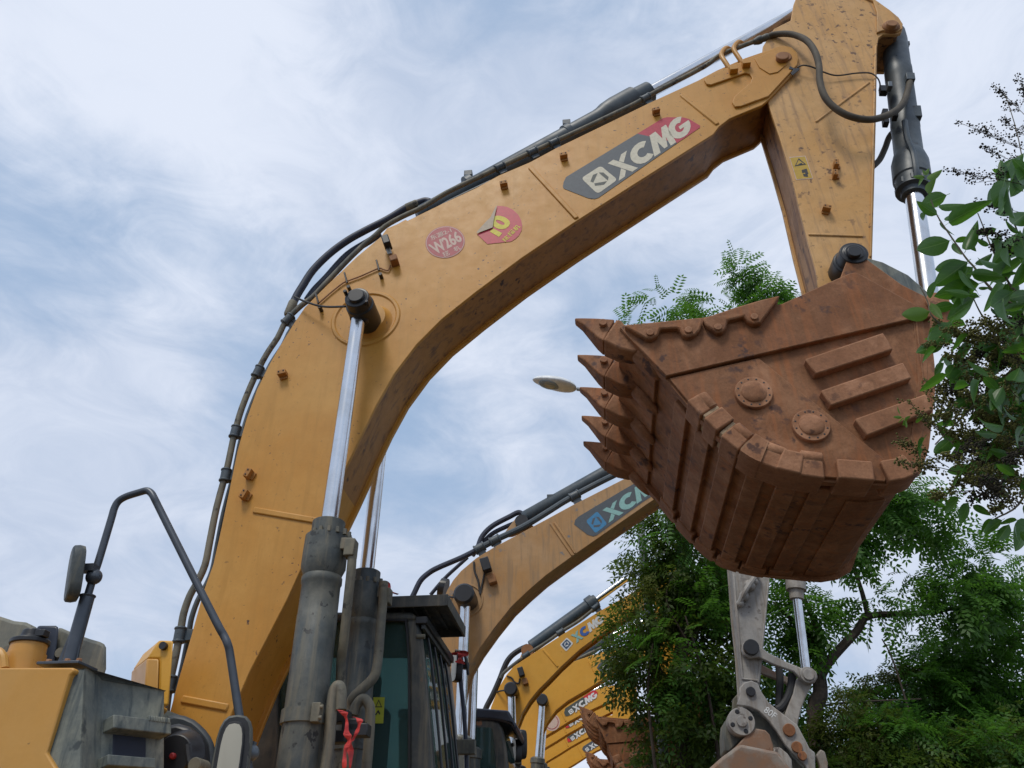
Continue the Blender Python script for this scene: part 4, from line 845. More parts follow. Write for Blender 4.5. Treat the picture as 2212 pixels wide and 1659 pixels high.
for dx in (-.06, .02, .07): add_lathe(bm, c + Vector((dx, -.04, .005)), c + Vector((dx, -.04, .02)), [(0, .013), (1, .012)], 6, 1)
for x, y in ((196, 1309), (187, 1333)): add_lathe(bm, Q(x - 6, y - 1, 3.03) - O, Q(x + 1, y, 3.03) - O, [(0, .011), (1, .011)], 8)
finish('rail_socket', bm, ['rail_grey', 'rust_light'], hr, .003)
bm = bmesh.new(); bmesh.ops.create_uvsphere(bm, u_segments=16, v_segments=10, radius=.034, matrix=Matrix.Translation(Q(203, 1246, 3.02) - O)); add_box(bm, Q(193, 1228, 3.0) - O, .03, .02, .016); finish('ball_joint', bm, 'rail_grey', hr)
mr_ = slab('mirror', 163, 1239, 2.98, .085, .118, .026, ['cylinder_grey', 'cylinder_grey'], hr, O, -51, 0, lean=9)
m2_ = slab('mirror', 500, 1648, 3.05, .068, .165, .045, ['cylinder_grey', 'black_rubber'], hr, O, 18, -2)
slab('mirror_pane', 494, 1648, 3.002, .045, .145, .006, ['black_rubber', 'mirror_glass'], hr, O, 14, -2)
bm = bmesh.new(); add_lathe(bm, Q(540, 1625, 3.1) - O, Q(551, 1602, 3.1) - O, [(0, .016), (.5, .016), (.51, .01), (1, .01)], 10); bmesh.ops.create_uvsphere(bm, u_segments=12, v_segments=8, radius=.03, matrix=Matrix.Translation(Q(543, 1626, 3.1) - O)); finish('mirror_clamp', bm, 'lead_steel', hr)
# hidden lower works, so the machine stands on the ground
def chassis(parent, o, wc, f0, body='house_yellow_paint', zt=2.05):
    bm = bmesh.new(); add_box(bm, Vector((f0 - 1.6, wc - o.y, 1.62)), 1.9, 1.42, .38); ob = finish('upper_deck', bm, body, parent, .06)
    bm = bmesh.new(); add_prism(bm, [(f0 - 4.3, 1.2), (f0 - 3.45, 1.2), (f0 - 3.45, 2.1), (f0 - 4.15, 2.1), (f0 - 4.45, 1.7)], wc - 1.45 - o.y, wc + 1.45 - o.y); finish('counterweight', bm, body, parent, .08)
    bm = bmesh.new(); add_lathe(bm, Vector((f0 - 1.6, wc - o.y, .85)), Vector((f0 - 1.6, wc - o.y, 1.24)), [(0, .8), (1, .75)], 24); add_box(bm, Vector((f0 - 1.6, wc - o.y, .72)), 1.0, .95, .16); finish('track_frame', bm, 'black_paint', parent, .02)
    for s in (-1, 1):
        yc = wc + s * 1.3 - o.y; loop = [(f0 - 1.6 + 1.75 + .5 * math.cos(R(a)), .5 + .48 * math.sin(R(a))) for a in range(-90, 91, 18)] + [(f0 - 1.6 - 1.75 - .5 * math.cos(R(a)), .5 + .48 * math.sin(R(a))) for a in range(90, -91, -18)]
        bm = bmesh.new(); add_prism(bm, loop, yc - .3, yc + .3); add_prism(bm, inset(loop, .12), yc - .32, yc + .32); finish('track', bm, 'cylinder_dusty', parent, .01)
chassis(m1, O, WC, -.25)

# ---------------- red ribbons tied on the front machine
def ribbon(pts, w, wid, label):
    P_ = catmull(QL(pts, w, Vector((0, 0, 0))), 4); bm = bmesh.new(); prev = None
    for i, p in enumerate(P_):
        a = .9 * math.sin(i * .7); k = wid * (.75 + .35 * math.sin(i * .55 + wid * 300)); dx = Vector((math.cos(a) * k, math.sin(a) * k, 0)); dy = Vector((0, -.004, 0))
        cur = [bm.verts.new(p - dx), bm.verts.new(p + dx), bm.verts.new(p + dx + dy), bm.verts.new(p - dx + dy)]
        if prev:
            for j in range(4): bm.faces.new((prev[j], prev[(j + 1) % 4], cur[(j + 1) % 4], cur[j]))
        else: bm.faces.new(cur)
        prev = cur
    bm.faces.new(prev[::-1])
    o = finish('ribbon', bm, 'ribbon_red', None, ang=60); o.location = (0, 0, 0); o.rotation_euler = (0, 0, -YAW); return tag(o, label, 'ribbon', 'red ribbons tied on the front machine')
ribbon(c2f((545, 1300), (580, 1315), (600, 1370), (600, 1440), (615, 1490), (590, 1560), (585, 1660)), 3.9, .020, 'long red ribbon hanging from the left bent oil pipe')
ribbon(c2f((640, 1345), (680, 1360), (670, 1420), (640, 1480), (620, 1510), (625, 1590), (620, 1660)), 3.95, .016, 'shorter red ribbon knotted on the right bent oil pipe')
ribbon(c4((665, 690), (700, 665), (740, 660), (755, 690), (725, 720), (732, 760)), 6.1, .05, 'red ribbon bunched over the cab mirror')
ribbon([(818, 1284), (826, 1266), (832, 1258), (840, 1276), (860, 1284)], 5.3, .03, 'red ribbon lying on the front cab roof')

# ================================================================== EXCAVATOR two: browned paint, grey stick
def simple_lamp(x, y, w, parent, o, s=1.0):
    bm = bmesh.new(); p = Q(x, y, w) - o; a = Vector((-.3, 0, .95)).normalized(); yv = Vector((0, 1, 0)); s_ = a.cross(yv)
    add_box(bm, p + Vector((0, -.1, 0)), .055 * s, .06, .085 * s, 0, (s_, yv, a)); add_box(bm, p + Vector((.07 * s, -.04, -.16 * s)), .05 * s, .05, .06 * s, 1, (s_, yv, a)); return finish('work_lamp', bm, ['black_paint', 'bracket_brown'], parent, .012)
m2, O2 = machine('browned excavator with pale grey stick, parked second in the row', 1.0, 9.2)
W2 = 9.0; W2F = 9.42; W2C = 9.21
c3m = lambda *p: [(.2441 * x + 886, .2441 * y + 999) for x, y in p]
B2 = [(915, 1720), (921, 1600), (926, 1500), (932, 1420), (940, 1365), (952, 1312), (966, 1275), (979, 1253), (996, 1233), (1028, 1206), (1067, 1182), (1154, 1136), (1235, 1092), (1337, 1040), (1460, 978), (1530, 948), (1560, 940), (1578, 948), (1580, 965), (1560, 985), (1500, 1022),
      (1401, 1087), (1320, 1143), (1237, 1201), (1179, 1243), (1142, 1275), (1106, 1309), (1069, 1355), (1035, 1402), (1013, 1440), (1000, 1481), (985, 1560), (965, 1720)]
boom2 = boom_mesh('boom', B2, W2, W2F, 'brown_paint', m2, O2, .03)
for a, b in ((c3m((1240, 540))[0], c3m((1435, 825))[0]), (c3m((1275, 530))[0], c3m((1460, 805))[0])): strip('weld_rib', a, b, W2, .014, .012, 'brown_paint', boom2, O2)
bm = bmesh.new(); pc = Q(1008, 1297, W2) - O2; rr_ = MV(1008, 1297, W2, 36); n = 40
A = [[bm.verts.new(pc + Vector((math.cos(2 * math.pi * i / n) * r, y, math.sin(2 * math.pi * i / n) * r))) for i in range(n)] for r, y in ((rr_ * .88, .002), (rr_ * .92, -.014), (rr_, -.014), (rr_ * 1.04, .002))]
for q in range(3):
    for i in range(n): bm.faces.new((A[q][i], A[q][(i + 1) % n], A[q + 1][(i + 1) % n], A[q + 1][i]))
finish('weld_ring', bm, 'brown_paint', boom2)
d = Decal(O2, W2)
d.poly(c3m((1452, 550), (1460, 510), (1490, 480), (1900, 235), (2350, -20), (2500, 60), (2060, 350), (1650, 645), (1620, 655), (1570, 640)), 'decal_grey', .004)
emblem(d, c3m((1555, 520), (1640, 630), (1745, 545), (1655, 432)), 'decal_blue', 'decal_grey', .006)
brand(d, c3m((1752, 538), (2270, 190), (2205, 70), (1700, 425)), 'decal_teal', .006); d.done('maker_decal', boom2)
l2 = simple_lamp(1052, 1227, W2, boom2, O2)
tube('cable', c3m((565, 880), (570, 960), (600, 1040), (612, 1120), (622, 1165), (628, 1120), (645, 1040), (660, 970)), W2 - .015, .012, 'black_rubber', boom2, O2, 6)
tube('cable', c3m((300, 1170), (340, 1185), (380, 1193), (425, 1190)), [9.0, 8.95, 8.9, 8.8], .012, 'black_rubber', boom2, O2, 6)
P2 = [(1032, 1187), (1069, 1167), (1130, 1138), (1180, 1108), (1233, 1075), (1313, 1033), (1400, 992)]
tube('hydraulic_pipe', P2, W2 + .05, .04, 'slate_steel', boom2, O2, 10)
for i, (x, y) in enumerate(((1069, 1167), (1241, 1071), (1036, 1184))): clamp_on(P2, x, y, W2 + .05, .055, .07, boom2, O2)
tube('hydraulic_hose', [(885, 1300), (893, 1285), (908, 1255), (926, 1238), (947, 1226), (996, 1205), (1032, 1187)], W2 + .05, .035, 'hose_blue', boom2, O2, 10)
tube('hydraulic_hose', [(1020, 1200), (1032, 1182), (1042, 1158), (1064, 1136), (1101, 1116), (1120, 1107), (1130, 1112)], W2 + .25, .035, 'hose_blue', boom2, O2, 10)
tube('hydraulic_hose', [(1032, 1190), (1050, 1165), (1068, 1150), (1095, 1137), (1112, 1130)], W2 + .3, .03, 'hose_blue', boom2, O2, 10)
tube('hydraulic_hose', [(930, 1285), (960, 1250), (990, 1222), (1010, 1204)], W2 + .3, .025, 'hose_blue', boom2, O2, 8)
prism('cylinder_bracket', c3m((800, 650), (930, 480), (975, 455), (1020, 470), (1050, 520), (1100, 560), (900, 640)), W2 + .06, W2 + .1, W2 + .14, 'brown_paint', boom2, O2, .008)
bm = bmesh.new(); lat_cyl(bm, *c3m((985, 515))[0], W2 + .05, W2 + .3, .085, O2, 20); finish('pin', bm, 'black_paint', boom2)
a = Q(*c3m((1010, 500))[0], W2C) - O2; e_ = Q(1480, 925, W2C) - O2; hyd('stick_cylinder', a, e_, [(0, .08), (.01, .098), (.98, .098), (1, .08)], 'slate_steel', m2, None, 20)
bm = bmesh.new(); add_box(bm, Q(1192, 1079, W2C - .02) - O2, .06, .06, .05); finish('barrel_clamp', bm, 'slate_steel', boom2, .006)
bm = bmesh.new(); add_lathe(bm, Q(948, 1268, W2 + .3) - O2, Q(964, 1272, W2 + .3) - O2, [(0, .06), (.2, .12), (1, .125)], 18); finish('work_lamp', bm, 'black_paint', boom2)
def far_cylinder(pin, gland, end, w, rr, rb, parent, o, eye, dw):
    for k in (0, 1):
        sh = Vector((0, dw * k, 0)); p = Q(*pin, w) - o + sh; g_ = Q(*gland, w) - o + sh; e = Q(*end, w) - o + sh
        cy = hyd('boom_cylinder', g_, e, [(0, rb * .85), (.04, rb * 1.15), (.16, rb * 1.15), (.17, rb), (1, rb)], 'cylinder_grey', parent, (g_ + (g_ - p).normalized() * .05, p, rr), 18)
        bm = bmesh.new(); c = Vector((p.x, p.y - .17, p.z)); add_lathe(bm, c, c + Vector((0, .34, 0)), [(0, eye * .8), (.08, eye), (.9, eye), (1, eye * .9)], 20); finish('rod_eye', bm, 'black_paint', cy)
far_cylinder((1006, 1291), (993, 1590), (985, 1760), W2 - .16, .062, .12, m2, O2, .125, .74)
# grey stick, links, coupler and bucket
W2S, W2SE = 9.0, 9.4
c7 = lambda *p: [(.2675 * x + 1404, .2675 * y + 1215) for x, y in p]
ST2 = [(1545, 900), (1570, 860), (1640, 850), (1680, 880), (1690, 950), (1676, 1100), (1662, 1255), (1654, 1349), (1645, 1442), (1638, 1510), (1626, 1540), (1606, 1540), (1602, 1469), (1597, 1402), (1588, 1322), (1582, 1242), (1566, 1040), (1555, 960)]
stick2 = boom_mesh('stick', ST2, W2S, W2SE, 'pale_grey_paint', m2, O2, .02)
strip('edge_rib', (1660, 1255), (1638, 1476), W2S, .012, .016, 'pale_grey_paint', stick2, O2); strip('edge_rib', (1585, 1242), (1604, 1469), W2S, .012, .016, 'pale_grey_paint', stick2, O2); strip('weld_rib', *c7((745, 940), (880, 955)), W2S, .012, .014, 'pale_grey_paint', stick2, O2)
bm = bmesh.new(); (x, y), = c7((800, 200)); p = Q(x, y, W2S) - O2
for dx, dz, s in ((0, 0, .07), (.06, .05, .05), (-.08, -.12, .06), (-.14, -.2, .045), (.1, .09, .03)): bmesh.ops.create_uvsphere(bm, u_segments=8, v_segments=6, radius=s, matrix=Matrix.Translation(p + Vector((dx, -.05, dz))))
add_tube(bm, [p + Vector((-.15, -.06, -.2)), p + Vector((-.05, -.12, -.05)), p + Vector((.12, -.05, .15))], .03, 8); finish('hose_union', bm, 'pale_grey_paint', stick2)
g1 = Q(*c7((1186, 298))[0], W2C) - O2; a = Q(1700, 1000, W2C) - O2; re = Q(*c7((1262, 900))[0], W2C) - O2; ux = g1 - a
hyd('bucket_cylinder', a, g1, [(0, .09), (.05, .10), (.80, .10), (.81, .115), (.94, .115), (.945, .085), (1, .08)], 'pale_grey_paint', m2, (g1 - ux * .04, re, .052), 20)
RK = c7((740, 700), (750, 650), (800, 618), (850, 630), (900, 685), (960, 730), (1100, 800), (1240, 858), (1310, 855), (1345, 880), (1356, 930), (1330, 970), (1280, 980), (1225, 950), (1160, 880), (1000, 825), (880, 765), (810, 772), (760, 750))
rk = prism('rocker_link', RK, W2S - .08, W2S - .08, W2S - .02, 'pale_grey_paint', m2, O2, .012)
bm = bmesh.new(); pts = FZ(RK, W2S - .08, O2); add_prism(bm, pts, W2SE + .02 - O2.y, W2SE + .08 - O2.y); finish('rocker_link', bm, 'pale_grey_rusty', m2, .012)
bm = bmesh.new(); lat_cyl(bm, *c7((815, 690))[0], W2S - .13, W2S - .06, .085, O2, 22, wr=W2S - .08); finish('pin', bm, 'black_paint', rk, .006)
bm = bmesh.new(); lat_cyl(bm, *c7((1275, 912))[0], W2S - .13, W2SE + .1, .06, O2, 22, wr=W2S - .08); lat_cyl(bm, *c7((1275, 912))[0], W2S - .11, W2S - .075, .085, O2, 22, wr=W2S - .08); finish('pin', bm, 'pale_grey_paint', rk, .006)
prism('power_link', c7((1180, 950), (1230, 905), (1330, 920), (1310, 990), (1260, 1090), (1225, 1180), (1200, 1290), (1190, 1340), (1085, 1240), (1120, 1150), (1160, 1050)), W2S - .02, W2S, W2SE, 'pale_grey_paint', m2, O2, .012)
CP = c7((700, 1150), (722, 1090), (724, 1010), (760, 968), (820, 952), (870, 975), (900, 1040), (960, 1130), (1020, 1180), (1090, 1232), (1190, 1310), (1250, 1420), (1290, 1500), (1335, 1535), (1340, 1800), (1250, 1640), (1180, 1570), (1090, 1470), (1020, 1360), (960, 1280), (880, 1200), (800, 1165))
cp = prism('quick_coupler', CP, W2S - .12, W2S - .12, W2S - .06, 'pale_grey_paint', m2, O2, .012)
bm = bmesh.new(); pts = FZ(CP, W2S - .12, O2); add_prism(bm, pts, W2SE + .06 - O2.y, W2SE + .12 - O2.y); add_prism(bm, FZ(c7((760, 1150), (1000, 1300), (1150, 1560), (1330, 1760), (1200, 1800), (900, 1500), (820, 1300)), W2S, O2), W2S - O2.y, W2SE - O2.y); finish('coupler_body', bm, 'cylinder_dusty', cp, .01)
for x, y, r_, mt_ in ((812, 1045, .05, 'black_paint'), (1122, 1355, .062, 'rust_steel'), (1185, 1493, .055, 'rust_steel'), (1228, 1563, .045, 'rust_steel')):
    bm = bmesh.new(); lat_cyl(bm, *c7((x, y))[0], W2S - .15, W2S - .11, r_, O2, 20, wr=W2S - .12); finish('pin', bm, mt_, cp, .006)
d = Decal(O2, W2S - .12); d.text('80F', c7((915, 1205), (1000, 1265), (1030, 1225), (945, 1160)), 'decal_white', .003, .01); d.done('cast_lettering', cp)
prism('coupler_hook', c7((600, 1290), (640, 1240), (690, 1240), (820, 1300), (800, 1390), (740, 1440), (700, 1480), (640, 1540), (600, 1530), (592, 1400)), W2S + .02, W2S - .02, W2SE, 'cylinder_dusty', cp, O2, .02)
bm = bmesh.new(); lat_cyl(bm, *c7((740, 1283))[0], W2S - .18, W2S - .02, 0, O2, 30, prof=[(0, .135), (.2, .14), (1, .14)], wr=W2S - .18); lat_cyl(bm, *c7((742, 1285))[0], W2S - .21, W2S - .17, .055, O2, 20, wr=W2S - .18)
pcc = Q(*c7((740, 1283))[0], W2S - .18) - O2
for k in range(4): 
    an = k * math.pi / 2 + .3; c = pcc + Vector((math.cos(an) * .1, -.001, math.sin(an) * .1)); add_lathe(bm, c + Vector((0, .01, 0)), c + Vector((0, -.004, 0)), [(0, .026), (1, .024)], 10, 1)
finish('pin_disc', bm, ['pale_grey_paint', 'black_paint'], cp, .005)
bk2 = prism('bucket', c7((440, 1700), (560, 1600), (700, 1480), (800, 1370), (855, 1342), (930, 1355), (965, 1390), (995, 1480), (1002, 1700), (1100, 2100), (200, 2300), (100, 2000)), W2S - .14, W2S - .16, W2S - .10, 'pale_grey_rusty', m2, O2, .015)
bm = bmesh.new(); pts = FZ(c7((380, 1760), (560, 1600), (700, 1500), (1000, 1560), (1150, 1760), (1200, 2100), (250, 2400), (60, 2100)), W2S - .14, O2); add_prism(bm, pts, 8.6 - O2.y, 9.8 - O2.y); finish('bucket_shell', bm, 'pale_grey_rusty', bk2, .03)
prism('bucket_ear', c7((990, 1500), (1040, 1500), (1100, 1550), (1135, 1600), (1142, 1700), (1120, 1760), (1000, 1760)), W2S - .12, W2S - .19, W2S - .12, 'pale_grey_paint', bk2, O2, .012)
prism('bucket_ear', c7((1340, 1560), (1375, 1510), (1410, 1530), (1435, 1620), (1430, 1800), (1360, 1800), (1370, 1640)), W2S - .06, W2S - .08, W2S, 'pale_grey_rusty', bk2, O2, .012)
tube('coupler_hose', c7((1150, 900), (1140, 1010), (1110, 1100), (1060, 1170), (1020, 1190)), W2S + .05, .045, 'black_rubber', m2, O2, 10)
tube('coupler_hose', c7((1040, 830), (1050, 940), (1045, 1060), (1040, 1150)), W2S + .15, .04, 'black_rubber', m2, O2, 10)
# its cab
def small_cab(W, parent, o, roof, body, glass, lower, mir):
    cb = prism('cab', body, W, W, W + .1, 'cab_grey', parent, o, .03)
    bm = bmesh.new(); add_prism(bm, FZ(body, W, o), W + .9 - o.y, W + 1.0 - o.y); finish('far_frame', bm, 'cab_grey', cb, .03)
    prism('roof', roof, W, W - .03, W + 1.03, 'navy_panel', cb, o, .03)
    g_ = prism('side_window', glass, W, W - .012, W - .004, 'cab_glass', cb, o, 0)
    prism('lower_panel', lower, W, W - .004, W + 1.0, 'bright_yellow_paint', cb, o, .02)
    if mir:
        slab('mirror', mir[0], mir[1], W + 1.1, .08, .18, .05, ['black_paint', 'mirror_glass'], cb, o, -55)
        tube('mirror_arm', [(mir[0] - 22, mir[1] + 2), (mir[0] - 8, mir[1] - 4), (mir[0], mir[1])], W + 1.05, .025, 'black_paint', cb, o, 8)
        slab('mirror', mir[0] - 10, mir[1] + 14, W + 1.05, .07, .14, .05, ['black_paint', 'mirror_glass'], cb, o, -55)
    return cb
WC2 = 9.86
cab2 = small_cab(WC2, m2, O2, [(860, 1531), (1006, 1528), (1099, 1535), (1104, 1545), (1112, 1560), (1118, 1566), (1112, 1582), (1104, 1566), (1084, 1560), (1060, 1556), (860, 1552)],
                 [(860, 1552), (1064, 1554), (1078, 1560), (1087, 1578), (1094, 1620), (1100, 1680), (1110, 1800), (860, 1800)],
                 [(868, 1570), (1058, 1572), (1064, 1576), (1068, 1610), (1073, 1680), (1080, 1780), (868, 1780)], [(860, 1790), (1112, 1790), (1120, 2000), (860, 2000)], (1127, 1608))
prism('windscreen', [(1080, 1566), (1084, 1566), (1094, 1620), (1100, 1680), (1108, 1790), (1104, 1790), (1096, 1680), (1090, 1620)], WC2, WC2 + .1, WC2 + .9, 'cab_glass', cab2, O2, 0)
prism('roof_lamp', [(1092, 1548), (1110, 1562), (1112, 1580), (1104, 1574)], WC2, WC2 + .3, WC2 + .5, 'black_paint', cab2, O2, .01)
chassis(m2, O2, W2C, Q(985, 1700, W2C).x - O2.x - .2)

# ================================================================== EXCAVATORS three and four and the farther ones
m3, O3 = machine('bright yellow excavator, third in the row, with white and blue word mark', 2.0, 14.0)
W3 = 13.8; W3F = 14.2; W3C = 14.0
cM = lambda *p: [(.2513 * x + 1026, .2513 * y + 1242) for x, y in p]
B3 = [(1035, 1740), (1042, 1640), (1050, 1575), (1061, 1526), (1069, 1506), (1080, 1481), (1094, 1458), (1109, 1440), (1157, 1408), (1227, 1363), (1292, 1322), (1380, 1272), (1440, 1244), (1452, 1252), (1448, 1268), (1400, 1300), (1340, 1340), (1297, 1370), (1252, 1403), (1212, 1440), (1187, 1466), (1162, 1491), (1144, 1513), (1129, 1538), (1119, 1564), (1113, 1594), (1106, 1640), (1085, 1740)]
boom3 = boom_mesh('boom', B3, W3, W3F, 'bright_yellow_paint', m3, O3, .03)
strip('weld_rib', *cM((585, 640), (712, 790)), W3, .018, .014, 'bright_yellow_paint', boom3, O3)
d = Decal(O3, W3)
emblem(d, cM((738, 600), (785, 650), (838, 590), (790, 545)), 'decal_white', 'decal_navy', .006, 'decal_white')
emblem(d, cM((744, 598), (786, 642), (830, 590), (788, 552)), 'decal_navy', 'decal_white', .008)
cor = cM((870, 590), (1110, 400), (1075, 340), (822, 520))
for p, ink in zip(WM, ('decal_teal', 'decal_teal', 'decal_teal', 'decal_royal', 'decal_white', 'decal_white')): d.shape(p, cor, ink, .007)
d.poly(cM((845, 600), (1130, 390), (1080, 320), (800, 510)), 'decal_white', .004) if False else None
d.done('maker_decal', boom3)
simple_lamp(1127, 1455, W3, boom3, O3, .9)
tube('cable', cM((275, 870), (315, 885), (340, 920), (375, 930), (385, 890)), W3 - .02, .014, 'black_rubber', boom3, O3, 6)
tube('cable', cM((190, 1005), (230, 995), (285, 992)), [13.8, 13.7, 13.6], .014, 'black_rubber', boom3, O3, 6)
tube('hydraulic_hose', [(1046, 1540), (1052, 1525), (1066, 1498), (1080, 1466), (1088, 1445), (1096, 1428), (1108, 1414), (1126, 1402), (1140, 1396)], W3 + .1, .05, 'black_rubber', boom3, O3, 8)
tube('hydraulic_pipe', cM((220, 890), (260, 830), (440, 690), (620, 575), (740, 490), (900, 390), (1050, 270)), W3 + .05, .03, 'cylinder_dusty', boom3, O3, 8)
for k, (x, y) in enumerate(cM((440, 690), (735, 492), (1040, 275))): clamp_on(cM((260, 830), (440, 690), (620, 575), (740, 490), (900, 390), (1050, 270)), x, y, W3 + .05, .05, .07, boom3, O3)
prism('cylinder_bracket', cM((360, 765), (415, 635), (455, 612), (490, 632), (510, 670), (400, 740)), W3 + .05, W3 + .08, W3 + .12, 'bright_yellow_paint', boom3, O3, .01)
bm = bmesh.new(); lat_cyl(bm, *cM((450, 648))[0], W3 + .03, W3 + .3, .11, O3, 20); finish('pin', bm, 'bracket_brown', boom3)
a = Q(*cM((480, 622))[0], W3C) - O3; e_ = Q(*cM((1045, 215))[0], W3C) - O3; z_ = Q(*cM((1300, 30))[0], W3C) - O3
hyd('stick_cylinder', a, e_, [(0, .09), (.01, .115), (.86, .115), (.87, .15), (.96, .15), (.965, .12), (1, .11)], 'slate_steel', m3, (e_ - (z_ - e_) * .05, z_, .06), 20)
far_cylinder((1105, 1492), (1107, 1640), (1108, 1720), W3 - .16, .068, .13, m3, O3, .115, .74)
# far booms share one build, copied along the row
def far_machine(label, W, pin_hint=None):
    mm, o = machine(label, Q(1170, 1500, W).x, W + .2)
    WF_ = W + .42
    BB = [(1098, 1740), (1104, 1659), (1116, 1590), (1130, 1540), (1150, 1500), (1180, 1460), (1222, 1435), (1265, 1420), (1295, 1410), (1353, 1393), (1420, 1374), (1450, 1370), (1460, 1382), (1450, 1396), (1390, 1424), (1340, 1447), (1300, 1469), (1265, 1491), (1227, 1513), (1202, 1533), (1182, 1559), (1172, 1581), (1164, 1606), (1157, 1659), (1145, 1740)]
    bo = boom_mesh('boom', BB, W, WF_, 'bright_yellow_paint', mm, o, .035)
    strip('weld_rib', *cM((975, 730), (1060, 900)), W, .02, .015, 'bright_yellow_paint', bo, o)
    a = Q(*cM((800, 770))[0], W + .2) - o; e_ = Q(*cM((1180, 520))[0], W + .2) - o; z_ = Q(1420, 1330, W + .2) - o
    hyd('stick_cylinder', a, e_, [(0, .09), (.01, .125), (.86, .125), (.87, .16), (.96, .16), (.965, .12), (1, .11)], 'slate_steel', mm, (e_ - (z_ - e_) * .05, z_, .06), 16)
    tube('hydraulic_pipe', cM((620, 860), (800, 765), (950, 690), (1100, 620), (1250, 560)), W + .05, .035, 'cylinder_dusty', bo, o, 8)
    far_cylinder((1172, 1514), (1162, 1636), (1155, 1720), W - .16, .075, .14, mm, o, .13, .74)
    sk = [(1430, 1345), (1470, 1350), (1480, 1400), (1470, 1560), (1455, 1640), (1430, 1640), (1420, 1500)]
    boom_mesh('stick', sk, W, WF_, 'bright_yellow_paint', mm, o, .02)
    p0 = Q(1172, 1514, W) - o; chassis(mm, o, W + .2, Q(1120, 1700, W).x - o.x - .2, 'bright_yellow_paint')
    return mm, o, bo
m4, O4, boom4 = far_machine('yellow excavator, fourth in the row, with small hexagonal dark decal', 18.6)
def decal4(bo, o, W, style):
    d = Decal(o, W)
    if style == 0: d.poly(cM((1048, 800), (1065, 765), (1330, 600), (1480, 560), (1470, 640), (1130, 840), (1085, 840)), 'decal_grey', .01); emblem(d, cM((1085, 800), (1115, 835), (1150, 805), (1120, 770)), 'decal_white', 'decal_dark', .016); brand(d, cM((1165, 815), (1420, 655), (1395, 600), (1135, 755)), 'decal_white', .016)
    else:
        d.poly(cM((1040, 815), (1050, 770), (1330, 590), (1350, 660), (1090, 845), (1055, 850)), 'decal_dark', .01)
        d.poly(cM((1232, 655), (1330, 590), (1365, 585), (1390, 610), (1375, 650), (1310, 690)), 'bright_red', .014) if style == 1 else d.poly(cM((1040, 815), (1060, 800), (1100, 838), (1055, 850)), 'bright_red', .014)
        emblem(d, cM((1080, 800), (1108, 835), (1145, 805), (1118, 768)), 'decal_white', 'decal_dark', .018); brand(d, cM((1155, 815), (1385, 655), (1350, 600), (1120, 755)), 'decal_white', .018)
    return d.done('maker_decal', bo)
# copies first (without a decal), then each gets its own print
def copy_tree(o, parent=None):
    c = o.copy(); C.objects.link(c); c.parent = parent
    for ch in list(o.children): copy_tree(ch, c)
    return c
ref = Q(*cM((1215, 725))[0], 18.6) - O4
dec = []
for i, (x, y, w, st, lab) in enumerate(((1255, 1521, 22.7, 1, 'yellow excavator, fifth in the row, red-ended black word mark'), (1253, 1549, 26.5, 2, 'yellow excavator, sixth in the row, behind the raised rusty bucket edge'),
                                (1255, 1581, 30.3, 2, 'yellow excavator, seventh in the row, boom just under the sixth'), (1284, 1606, 34.1, 0, 'farthest yellow excavator at the end of the row'))):
    c = copy_tree(m4); c['label'] = lab
    p = Q(x, y, w); s = p.z / ref.z; c.scale = (s, s, s)
    c.location = row_world(Vector((p.x - ref.x * s, w + .2 * s, 0)))
    bo = [k for k in c.children if k.name.startswith('boom') and 'cyl' not in k.name][0]
    decal4(bo, O4, 18.6, st)
decal4(boom4, O4, 18.6, 0)
o5 = None
# small pale sticker on the fifth boom, near the arch
m5 = [o for o in bpy.data.objects if o.get('label', '').startswith('yellow excavator, fifth')][0]
bo5 = [k for k in m5.children if k.name.startswith('boom') and 'cyl' not in k.name][0]
d = Decal(Vector((0, 0, 0)), 0.0); s5 = m5.scale[0]
p = Q(1192, 1560, 22.7); base = Vector(((p.x - (Q(1255, 1521, 22.7).x - ref.x * s5)) / s5, -.2 - .004, p.z / s5))
for r_, mt_, l in ((.23, 'sticker_pale', 0), (.19, 'sticker_red', .003), (.17, 'sticker_pale', .006)):
    f = d.bm.faces.new([d.bm.verts.new(base + Vector((math.cos(2 * math.pi * i / 28) * r_, -l, math.sin(2 * math.pi * i / 28) * r_))) for i in range(28)]); f.material_index = d.mi(mt_)
d.done('round_sticker', bo5)
# stick and rusty bucket of the third machine: copies of the front bucket's plates
boom_mesh('stick', [(1412, 1215), (1470, 1225), (1500, 1300), (1490, 1420), (1470, 1500), (1440, 1500), (1425, 1400), (1415, 1300)], W3 + .02, W3F - .02, 'bright_yellow_paint', m3, O3, .02)
def bucket_copy(parent, dst_lip, w, ang, o):
    src = Q(1338, 706, WB0) - O
    bk = copy_tree(bucket, parent)
    lip = Q(dst_lip[0], dst_lip[1], w - .83) - o
    Rm = Matrix.Rotation(R(ang), 4, 'Y')
    bk.matrix_local = Matrix.Translation(Vector((lip.x, 0, lip.z)) + Vector((0, w - o.y, 0))) @ Rm @ Matrix.Translation(Vector((-src.x, 0, -src.z)))
    return bk
bucket_copy(m3, (1283, 1548), 14.0, 8, O3)
bucket_copy(m4, (1288, 1640), 18.8, 6, O4)
chassis(m3, O3, W3C, Q(1085, 1740, W3C).x - O3.x - .3, 'bright_yellow_paint')

